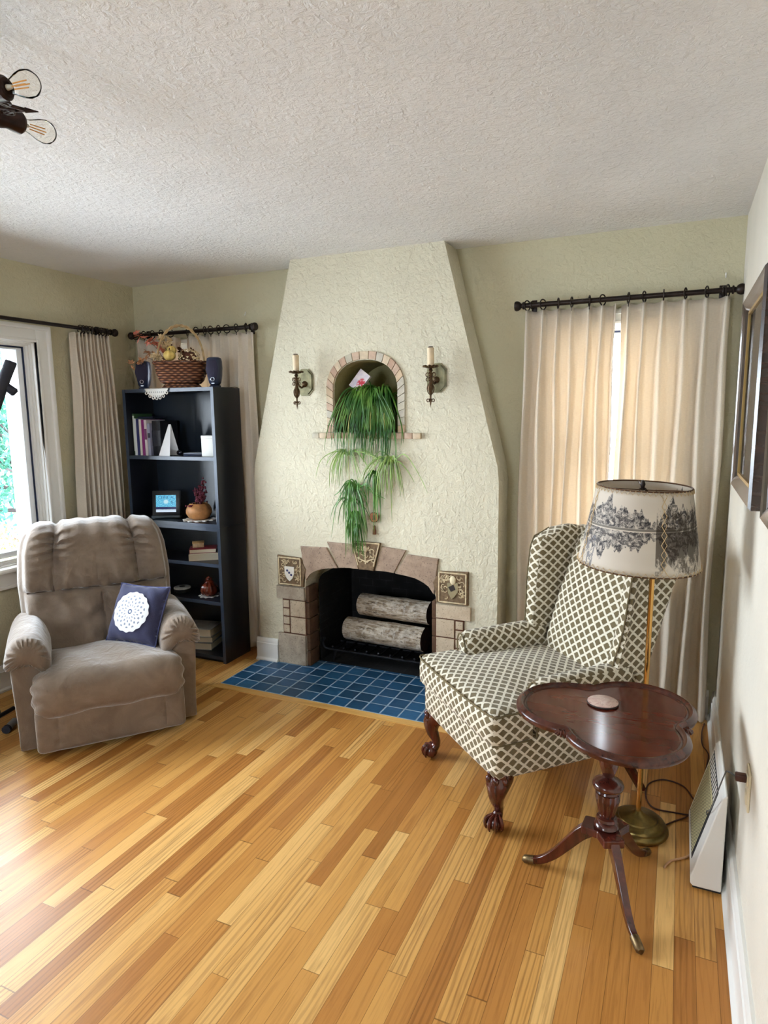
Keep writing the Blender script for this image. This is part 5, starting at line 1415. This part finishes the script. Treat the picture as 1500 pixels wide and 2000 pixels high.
for la, ex in ((R(177), .268), (R(-63), .278), (R(61), .262)):
    d = Vector((math.cos(la), math.sin(la), 0)); sd = Vector((-d.y, d.x, 0)); P = catmull([d * .052 + Vector((0, 0, .195)), d * .085 + Vector((0, 0, .165)), d * .125 + Vector((0, 0, .115)), d * .17 + Vector((0, 0, .062)), d * .215 + Vector((0, 0, .027)), d * ex + Vector((0, 0, .014))], 6)
    vs = []; fs = []; m_ = len(P)
    for i, p in enumerate(P):
        t = (P[min(i + 1, m_ - 1)] - P[max(i - 1, 0)]).normalized(); nn_ = sd.cross(t).normalized(); u = i / (m_ - 1); w2 = lerp(.0155, .0095, u); h2 = lerp(.024, .010, u)
        vs += [p - sd * w2 - nn_ * h2, p + sd * w2 - nn_ * h2, p + sd * w2 * .75 + nn_ * h2, p - sd * w2 * .75 + nn_ * h2]
    for i in range(m_ - 1):
        for q in range(4): fs.append((i * 4 + q, i * 4 + (q + 1) % 4, i * 4 + 4 + (q + 1) % 4, i * 4 + 4 + q))
    fs += [(3, 2, 1, 0), tuple((m_ - 1) * 4 + q for q in range(4))]
    lg = MB().add(vs, fs).build('leg', m_mah, tb, smooth=35, bevel=.003)
    e = P[-1]; b_ = P[-5]
    MB().tube([b_, (b_ + e) / 2, e, e + d * .006], [.0145, .0145, .0135, .008], 10).build('brass_toe_cap', m_bcap, lg)
cm = NT('marbled_coaster'); _v = cm.coord(); cm.p(Base_Color=cm.ramp(cm.noise(_v, 22, 4, .6, 1.5), [(.3, S(150, 96, 84)), (.45, S(214, 190, 178)), (.6, S(190, 150, 140)), (.75, S(236, 230, 228))]), Roughness=.3)
co = thing('coaster', 'round marbled ceramic coaster on the clover-shaped table', 'coaster', (TX - .033, TY + .069, TZ - .0098)); MB().lathe([(.044, 0), (.0485, .002), (.049, .008), (.047, .0095), (0, .0098)], 36).build('tile', cm.m, co); MB().lathe([(.0492, .0015), (.0505, .003), (.0505, .0055), (.0492, .007)], 36).build('dark_edge', plain('coaster_cork', S(52, 40, 36), .8), co)
# ================================================================== floor lamp
LX, LY = -.303, -1.112
fl_ = thing('floor_lamp', 'brass floor lamp with a mountain-scene parchment shade beside the wing chair', 'floor lamp', (LX, LY, 0))
m_lbrass = plain('aged_brass_base', S(126, 108, 62), .28, .85, var=.35, vscale=30); m_pole = plain('polished_brass_pole', S(206, 160, 92), .16, 1.)
MB().lathe([(.105, 0), (.109, .006), (.108, .016), (.101, .023), (.097, .026), (.097, .034), (.089, .041), (.07, .046), (.068, .052), (.054, .057), (.032, .062), (.017, .07), (.013, .075), (.0, .078)], 48).build('base', m_lbrass, fl_, smooth=50)
MB().tube([(0, 0, .07), (.004, .004, .6), (.006, .006, 1.03)], .0095, 16).build('pole', m_pole, fl_)
MB().lathe([(.016, 1.03), (.02, 1.035), (.02, 1.09), (.016, 1.1)], 20).build('socket', m_bronze, fl_)
mb = MB(); mb.tube(catmull([(-.012, 0, 1.04), (-.05, 0, 1.09), (-.058, 0, 1.17), (-.03, 0, 1.28), (-.036, 0, 1.30)], 6), .0025, 6); mb.tube(catmull([(.012, 0, 1.04), (.03, 0, 1.09), (.02, 0, 1.18), (-.02, 0, 1.28), (-.036, 0, 1.30)], 6), .0025, 6); mb.build('harp', m_bronze, fl_)
MB().lathe([(.0, 1.10), (.012, 1.10), (.014, 1.12), (.028, 1.16), (.03, 1.19), (.022, 1.215), (0, 1.225)], 20).build('bulb', plain('frosted_bulb', S(236, 234, 228), .3), fl_)
def shade_mat():
    n = NT('mountain_parchment'); v = n.coord('UV'); u, w, z = n.sep(v)
    # u: angle (turns), w: 0 bottom .. 1 top
    hz = n.math('ADD', .56, n.math('MULTIPLY', n.math('SINE', n.math('MULTIPLY_ADD', u, 6.2832, 1.0)), .02))
    uv1 = n.comb(n.math('MULTIPLY', u, 7.), 0., 0.); m1 = n.noise(uv1, 1.9, 6, .62)
    dup_ = n.math('SUBTRACT', w, hz)
    hgt = n.math('MULTIPLY', n.rng(m1, .34, .66), .44)
    up_ = n.math('MULTIPLY', n.math('GREATER_THAN', dup_, .012), n.math('LESS_THAN', dup_, hgt))
    dn = n.math('SUBTRACT', n.math('SUBTRACT', 0., dup_), .03)
    dnm = n.math('MULTIPLY', n.math('GREATER_THAN', dn, .0), n.math('LESS_THAN', dn, n.math('MULTIPLY', hgt, .95)))
    mt = n.math('MAXIMUM', up_, dnm)
    tx = n.noise(n.comb(n.math('MULTIPLY', u, 60.), n.math('MULTIPLY', w, 16.), 0.), 1.2, 5, .7, .8)
    sky = n.mix(n.noise(v, 3, 3), S(214, 202, 186), S(232, 222, 206))
    mtc = n.ramp(tx, [(.36, S(48, 46, 50)), (.47, S(110, 104, 100)), (.56, S(190, 180, 168)), (.64, S(226, 216, 202))])
    c = n.mix(mt, sky, mtc)
    sh = n.math('LESS_THAN', n.math('ABSOLUTE', n.math('ADD', dup_, .004)), .013); c = n.mix(n.math('MULTIPLY', sh, .75), c, S(70, 64, 56))
    # dark trees on one panel and in a foreground fringe
    fr = n.noise(n.comb(n.math('MULTIPLY', u, 46.), n.math('MULTIPLY', w, 6.), 3.), 1., 5, .75)
    pan = n.math('MULTIPLY', n.math('GREATER_THAN', u, .80), n.math('LESS_THAN', u, .97))
    tree = n.math('MULTIPLY', pan, n.rng(n.math('SUBTRACT', fr, n.math('MULTIPLY', n.math('ABSOLUTE', n.math('SUBTRACT', w, .40)), .75)), .24, .36))
    c = n.mix(n.math('MULTIPLY', tree, .82), c, S(58, 46, 34))
    pan2 = n.math('MULTIPLY', n.math('GREATER_THAN', u, .56), n.math('LESS_THAN', u, .625)); t2 = n.math('MULTIPLY', pan2, n.math('MULTIPLY', n.math('GREATER_THAN', fr, .5), n.math('LESS_THAN', w, .4))); c = n.mix(n.math('MULTIPLY', t2, .7), c, S(84, 88, 104))
    n.p(Base_Color=c, Roughness=.6); n.b.inputs['Specular IOR Level'].default_value = .3
    tr = n.new('BsdfTranslucent'); n.set(tr.inputs['Color'], c); mx = n.new('MixShader'); mx.inputs[0].default_value = .22
    n.t.links.new(n.b.outputs[0], mx.inputs[1]); n.t.links.new(tr.outputs[0], mx.inputs[2]); n.t.links.new(mx.outputs[0], n.out.inputs['Surface']); return n.m
SHX = -.040; Zb, Zt, Rb, Rt = 1.028, 1.306, .207, .157
mb = MB(); nn_ = 96; rows = 12; vs = []; fs = []; uvs = []
for j in range(rows + 1):
    t = j / rows
    for i in range(nn_ + 1):
        a = 2 * PI * i / nn_; r = lerp(Rb, Rt, t); vs.append((SHX + r * math.cos(a), r * math.sin(a), lerp(Zb, Zt, t)))
me = bpy.data.meshes.new('shade')
for j in range(rows):
    for i in range(nn_): a = j * (nn_ + 1) + i; fs.append((a, a + 1, a + nn_ + 2, a + nn_ + 1))
me.from_pydata(vs, [], fs); l = me.uv_layers.new(name='UVMap')
for lp in me.loops:
    q = lp.vertex_index; l.data[lp.index].uv = ((q % (nn_ + 1)) / nn_, (q // (nn_ + 1)) / rows)
me.shade_smooth(); me.materials.append(shade_mat()); so = bpy.data.objects.new('lamp_shade', me); COL.objects.link(so); so.parent = fl_
m_ = so.modifiers.new('Solidify', 'SOLIDIFY'); m_.thickness = .0015
_c = Vector((SHX, 0, 1.167)); so.matrix_local = Matrix.Translation(_c) @ Matrix.Rotation(R(3.6), 4, Vector((.9, -.43, 0)).cross(Vector((0, 0, 1))).normalized() * -1) @ Matrix.Rotation(R(-1.4), 4, Vector((.42, .9, 0))) @ Matrix.Translation(-_c)
m_thr = plain('leather_lacing', S(214, 186, 140), .6); m_ring = plain('shade_wire', S(92, 62, 36), .5, .3)
for r, z in ((Rt, Zt), (Rb, Zb)): MB().torus((SHX, 0, z), r, .0028, 72, 6).build('shade_ring', m_ring, so)
for z, r, s in ((Zt, Rt, -1), (Zb, Rb, 1)):
    pts = []
    for i in range(112):
        a = 2 * PI * i / 112; zz = z if i % 2 == 0 else z + s * .013; r2 = lerp(Rb, Rt, (zz - Zb) / (Zt - Zb)) + .003; pts.append((SHX + r2 * math.cos(a), r2 * math.sin(a), zz))
    MB().tube(pts, .0011, 4, closed=True).build('rim_lacing', m_thr, so)
for a0 in (R(296), R(207), R(20), R(110)):
    for s in (-1, 1):
        p = []
        for e in range(9):
            tt = .05 + e * .112; r = lerp(Rb, Rt, tt) + .0022; a = a0 + s * (1 if e % 2 else -1) * .05; p.append((SHX + r * math.cos(a), r * math.sin(a), lerp(Zb, Zt, tt)))
        MB().tube(p, .0012, 4).build('seam_lacing', m_thr, so)
mb = MB()
for k in range(3): a = R(100) + 2 * PI * k / 3; mb.tube([(SHX, 0, 1.292), (SHX + Rt * math.cos(a), Rt * math.sin(a), 1.304)], .002, 5)
mb.build('spider_fitter', m_ring, so)
MB().lathe([(.006, 1.29), (.012, 1.294), (.006, 1.3), (.009, 1.312), (.005, 1.325), (0, 1.328)], 14, Matrix.Translation((SHX, 0, 0))).build('finial', m_bronze, fl_)
m_cord = plain('brown_cord', S(70, 36, 24), .6); m_cord2 = plain('tan_cord', S(206, 160, 120), .6); m_cord3 = plain('black_cord', S(30, 26, 26), .5)
def cord(pts, r, mat, label, n=7): o = MB().tube(catmull(pts, 7), r, 6).build('power_cord', mat); return tag(o, label, 'cord')
cord([(-.221, -1.075, .006), (-.18, -1.02, .004), (-.13, -.96, .004), (-.10, -.88, .004), (-.115, -.80, .004), (-.15, -.735, .004), (-.22, -.72, .004), (-.275, -.775, .004), (-.285, -.87, .004), (-.255, -.95, .004), (-.18, -.955, .004), (-.09, -.93, .004), (-.055, -.80, .004), (-.055, -.6, .004), (-.038, -.42, .004), (-.06, -.33, .004), (-.06, -.2, .004), (-.045, -.09, .004)], .003, m_cord, 'thin brown lamp cord looping over the floor behind the table')
cord([(-.045, -1.03, .03), (-.10, -1.16, .006), (-.135, -1.22, .004), (-.185, -1.265, .004), (-.205, -1.31, .004)], .004, m_cord2, 'short tan cord end lying on the floor by the white heater')
# ================================================================== wall heater
ht = thing('wall_heater', 'white slant-front electric heater standing against the right wall', 'heater', (0, 0, 0))
m_hw = plain('heater_enamel', S(240, 238, 232), .35); m_hc = plain('heater_cream_grille', S(214, 206, 160), .4); m_hd = plain('heater_dark_inside', S(36, 38, 44), .7)
HY0, HY1 = -1.38, -.985
prof = [(-.034, .012), (-.118, .012), (-.126, .02), (-.1265, .045), (-.050, .338), (-.042, .350), (-.034, .352)]
k = len(prof); vs = [(a, y, b) for y in (HY0, HY1) for a, b in prof]; fs = [(i, (i + 1) % k, k + (i + 1) % k, k + i) for i in range(k)] + [tuple(range(k)), tuple(range(2 * k - 1, k - 1, -1))]
MB().add(vs, fs).build('housing', m_hw, ht, smooth=0, bevel=.008)
MB().bb(-.118, -.034, HY0 + .012, HY1 - .012, 0, .0125).build('plinth', m_hd, ht)
s0 = Vector((-.1265, 0, .045)); s1 = Vector((-.050, 0, .338)); sd_ = (s1 - s0).normalized(); nrm = Vector((-sd_.z, 0, sd_.x))
def sl(t, y, o): p = s0.lerp(s1, t) + nrm * o; return (p.x, y, p.z)
def slab(mb, t0, t1, y0, y1, o0, o1): mb.add([sl(t0, y0, o0), sl(t0, y1, o0), sl(t1, y1, o0), sl(t1, y0, o0), sl(t0, y0, o1), sl(t0, y1, o1), sl(t1, y1, o1), sl(t1, y0, o1)], [(0, 3, 2, 1), (4, 5, 6, 7), (0, 1, 5, 4), (1, 2, 6, 5), (2, 3, 7, 6), (3, 0, 4, 7)])
mb = MB(); slab(mb, .06, .93, HY0 + .072, HY1 - .018, -.002, .0012); mb.build('dark_opening', m_hd, ht)
for i in range(16):
    y = HY0 + .098 + i * .0178; mb = MB(); slab(mb, .075, .74, y, y + .0085, .0, .0019); mb.build('grille_bar', m_hc, ht)
mb = MB(); slab(mb, .735, .765, HY0 + .09, HY1 - .02, .0, .0024); mb.build('grille_rail', m_hc, ht)
for i in range(11):
    y = HY0 + .088 + i * .0272; mb = MB(); slab(mb, .78, .915, y, y + .013, 0, .0022); mb.build('louver', m_hw, ht)
# outlet, plug and heater cord
ol = thing('outlet_plate', 'cream outlet plate on the right wall above the heater', 'outlet', (0, -1.575, .50)); m_ol = plain('cream_outlet', S(226, 212, 180), .4)
MB().bb(-.007, 0, -.037, .037, -.058, .058, r=.003).build('plate', m_ol, ol); MB().bb(-.0095, -.006, -.017, .017, -.045, -.012, r=.002).build('socket', m_ol, ol); MB().bb(-.0095, -.006, -.017, .017, .012, .045, r=.002).build('socket', m_ol, ol)
pg = thing('electric_plug', 'brown plug pushed into the outlet above the heater', 'plug', (-.0097, -1.575, .528)); MB().bb(-.028, 0, -.012, .012, -.010, .010, r=.003).build('plug_body', m_cord, pg)
_e = sl(.62, HY0 + .082, .006); _m = sl(.80, HY0 + .035, .012); _pl = (-.0097, -1.575, .528)
MB().tube(catmull([(-.027, 0, 0), (-.042, .04, -.012), (-.046, .11, -.06), tuple(p - q for p, q in zip(_m, _pl)), tuple(p - q for p, q in zip(sl(.70, HY0 + .06, .014), _pl)), tuple(p - q for p, q in zip(_e, _pl))], 7), .0022, 6).build('cord', plain('grey_cord', S(96, 98, 100), .5), pg)
# ================================================================== framed pictures on the right wall
def frame(y0, y1, z0, z1, label, fw=.045, dark=False):
    root = thing('framed_picture', label, 'picture', (0, 0, 0)); mf = bpy.data.materials.get('walnut_frame') or wood('walnut_frame', S(26, 17, 13), S(64, 42, 30), .25, (6, 30, 30), .4)
    prof = [(0, .003), (0, .032), (.008, .040), (.02, .036), (.034, .03), (fw, .022), (fw, .003)]   # (inset, depth)
    cs = [(y0, z0), (y1, z0), (y1, z1), (y0, z1)]; sg = [(1, 1), (-1, 1), (-1, -1), (1, -1)]; k = len(prof); vs = []; fs = []
    for (a, b), (sa, sb) in zip(cs, sg): vs += [(-d, a + sa * i, b + sb * i) for i, d in prof]
    for c in range(4):
        for i in range(k - 1): n_ = ((c + 1) % 4) * k; fs.append((c * k + i, c * k + i + 1, n_ + i + 1, n_ + i))
    MB().add(vs, fs).build('frame', mf, root, smooth=0)
    mg_ = bpy.data.materials.get('gilt_slip') or plain('gilt_slip', S(198, 166, 104), .3, .7); mb = MB(); g = fw
    for (a, b, c, d) in ((y0 + g, y1 - g, z0 + g, z0 + g + .012), (y0 + g, y1 - g, z1 - g - .012, z1 - g), (y0 + g, y0 + g + .012, z0 + g, z1 - g), (y1 - g - .012, y1 - g, z0 + g, z1 - g)): mb.bb(-.022, -.010, a, b, c, d)
    mb.build('gilt_slip', mg_, root)
    MB().bb(-.012, -.004, y0 + g, y1 - g, z0 + g, z1 - g).build('mat_board', bpy.data.materials.get('picture_mat') or plain('picture_mat', S(206, 190, 170), .8), root)
    pa = bpy.data.materials.get('pale_reflection_print')
    if not pa:
        n = NT('pale_reflection_print'); v = n.coord(); n.p(Base_Color=n.ramp(n.noise(v, 5, 5, .6, .6), [(.3, S(122, 112, 98)), (.5, S(184, 168, 148)), (.7, S(214, 200, 184))]), Roughness=.7); pa = n.m  # pale beige reflection of the glazing put into the print's colours
    MB().bb(-.0135, -.0121, y0 + g + .08, y1 - g - .08, z0 + g + .08, z1 - g - .08).build('print', pa, root)
    MB().bb(-.0175, -.0155, y0 + g, y1 - g, z0 + g, z1 - g).build('glazing', m_glass, root)
frame(-1.395, -.645, 1.272, 1.975, 'large walnut framed picture on the right wall, nearest the corner')
frame(-2.45, -1.70, 1.29, 1.97, 'walnut framed picture cut off at the right edge of the view')
# ================================================================== ceiling light
LC = (-1.71, -2.56, 2.25)
cl_ = thing('ceiling_light', 'dark ornate iron ceiling light with clear filament bulbs, at the upper left', 'ceiling light', LC)
m_iron2 = plain('brown_iron', S(44, 26, 20), .4, .6, var=.4, vscale=60); m_amber = plain('filament_amber', S(214, 150, 60), .4)
bg_ = glass('bulb_glass', (.97, .96, .93, 1), 1.1)
MB().lathe([(.07, .2), (.075, .19), (.05, .175), (.015, .165), (.012, .10), (.03, .08), (.05, .05), (.045, .02), (.06, .0), (.05, -.03), (.025, -.05), (.01, -.07), (0, -.085)], 24).build('body', m_iron2, cl_)
for i in range(5):
    a = R(8 + 72 * i); Q = Matrix.Rotation(a, 4, 'Z')
    ar = MB().tube(catmull([(.04, 0, .0), (.07, 0, .0), (.10, 0, .002)], 4), .012, 10, Q).build('arm', m_iron2, cl_)
    mb = MB(); prof = [(.017, .0), (.024, .004), (.025, .02), (.021, .035), (.023, .05), (.024, .066), (.019, .072)]
    mb.lathe(prof, 18, Q @ Matrix.Translation((.085, 0, 0)) @ Matrix.Rotation(R(90), 4, 'Y')); mb.build('socket', m_iron2, cl_)
    B = Q @ Matrix.Translation((.157, 0, 0)) @ Matrix.Rotation(R(90), 4, 'Y')
    bl = MB().lathe([(.013, 0), (.0135, .008), (.017, .02), (.0235, .036), (.0265, .05), (.0245, .063), (.016, .073), (.006, .077), (0, .0775)], 24, B).build('bulb', bg_, cl_)
    mb = MB()
    for k in range(4):
        q = PI / 2 * k + .4; x, y = .0065 * math.cos(q), .0065 * math.sin(q); mb.tube([(x * .8, y * .8, .016), (x, y, .052)], .0013, 5, B)
    mb.build('filament', m_amber, bl); MB().lathe([(.006, 0), (.004, .012), (.0, .016)], 10, B).build('bulb_stem', plain('bulb_stem', S(200, 196, 186), .4), bl)
    # cast ornament between the arms: pointed fleur with scrolls
    Q2 = Matrix.Rotation(a + R(36), 4, 'Z') @ Matrix.Translation((0, 0, .004)); mb = MB()
    mb.tube([(.04, 0, -.005), (.10, 0, -.008), (.125, 0, -.008)], .006, 7, Q2)
    mb.tube([(.115, -.014, -.008), (.15, 0, -.008), (.115, .014, -.008), (.10, 0, -.008)], .004, 6, Q2, closed=True); mb.tube([(.145, 0, -.008), (.172, 0, -.008)], [.006, .001], 6, Q2)
    for s in (-1, 1):
        mb.torus((.11, s * .024, -.008), .010, .0035, 14, 6, Q2); mb.torus((.085, s * .03, -.008), .008, .003, 14, 6, Q2)
        mb.tube(catmull([(.05, s * .018, -.004), (.075, s * .03, -.006), (.105, s * .026, -.008), (.118, s * .012, -.008)], 5), .004, 6, Q2)
    mb.build('cast_scroll', m_iron2, cl_)
MB().torus((0, 0, -.012), .075, .006, 48, 8).build('ring', m_iron2, cl_)
# ================================================================== garden outside the picture window
o = MB().bb(-24, XL - .25, -12, 16, -.62, -.55).build('ground', plain('pale_paving', S(186, 188, 190), .95, var=.12, vscale=2.)); struct(o)
def leafmat(name, a, b):
    n = NT(name); v = n.coord(); f = n.noise(v, 4.5, 3); n.p(Base_Color=n.mix(n.rng(f, .35, .65), a, b), Roughness=.6)
    tr = n.new('BsdfTranslucent'); n.set(tr.inputs['Color'], b); mx = n.new('MixShader'); mx.inputs[0].default_value = .3
    n.t.links.new(n.b.outputs[0], mx.inputs[1]); n.t.links.new(tr.outputs[0], mx.inputs[2]); n.t.links.new(mx.outputs[0], n.out.inputs['Surface']); return n.m
m_bark = plain('tree_bark', S(52, 44, 44), .9, bump=.5, bscale=20)
def leaf_cloud(blobs, n, size, rnd):
    mb = MB(); w = [b[3] ** 2 for b in blobs]
    for i in range(n):
        cx, cy_, cz, r = rnd.choices(blobs, w)[0]; d = Vector((rnd.gauss(0, 1), rnd.gauss(0, 1), rnd.gauss(0, 1))).normalized() * r * rnd.uniform(.5, 1.) ** .5
        Mx = rot_rand(rnd, (cx + d.x, cy_ + d.y, cz + d.z * .8)); s = size * rnd.uniform(.6, 1.3)
        mb.add([(0, -s, 0), (s * .4, 0, .1 * s), (0, s, 0), (-s * .4, 0, .1 * s)], [(0, 1, 2, 3)], Mx)
    return mb
def tree(x, y, h, blobs, n, size, mats, label, name='garden_tree', seed=0, tr=.09):
    root = thing(name, label, 'tree' if 'tree' in name else 'shrub', (x, y, -.55)); rnd = random.Random(seed); mb = MB()
    mb.tube(catmull([(0, 0, 0), (.05, .05, h * .4), (-.05, .1, h * .8)], 6), [lerp(tr, tr * .4, i / 12) for i in range(13)], 8).build('trunk', m_bark, root)
    mb = MB()
    for b in blobs: mb.tube(catmull([(0, .05, h * .25), (b[0] * .4, b[1] * .4, lerp(h * .35, b[2], .6)), (b[0], b[1], b[2])], 5), [tr * .45 * (1 - i / 12) + .006 for i in range(11)], 6)
    mb.build('branches', m_bark, root)
    leaf_cloud(blobs, n, size, rnd).build('foliage', mats, root, smooth=0, fix=False)
rnd = random.Random(9)
g1 = leafmat('teal_green_leaf', S(20, 66, 56), S(66, 128, 104)); g2 = leafmat('mid_green_leaf', S(40, 86, 50), S(110, 156, 100)); og = leafmat('orange_leaf', S(196, 110, 44), S(236, 176, 90)); yl_ = leafmat('yellow_green_leaf', S(130, 150, 70), S(214, 210, 120))
tree(-7.6, 2.2, 3.2, [(rnd.uniform(-.7, .5), rnd.uniform(-.85, 1.1), rnd.uniform(.7, 2.9), rnd.uniform(.4, .6)) for i in range(18)], 6500, .05, g1, 'teal green tree filling the garden view through the picture window', seed=1)
tree(-10.6, 4.3, 3.7, [(rnd.uniform(-.9, .9), rnd.uniform(-1.1, 1.1), rnd.uniform(.9, 3.5), rnd.uniform(.5, .7)) for i in range(14)], 4200, .06, g2, 'paler green tree farther back in the garden', seed=2)
tree(-6.4, 1.22, .9, [(rnd.uniform(-.4, .4), rnd.uniform(-.5, .35), rnd.uniform(.45, 1.05), rnd.uniform(.2, .34)) for i in range(9)], 1500, .035, og, 'orange autumn shrub low in the garden behind the recliner', 'garden_shrub', seed=3, tr=.03)
tree(-5.6, .10, .8, [(rnd.uniform(-.4, .4), rnd.uniform(-.5, .4), rnd.uniform(.35, .9), rnd.uniform(.22, .36)) for i in range(8)], 1500, .035, yl_, 'yellow green shrub low in the garden, left of the orange one', 'garden_shrub', seed=4, tr=.03)
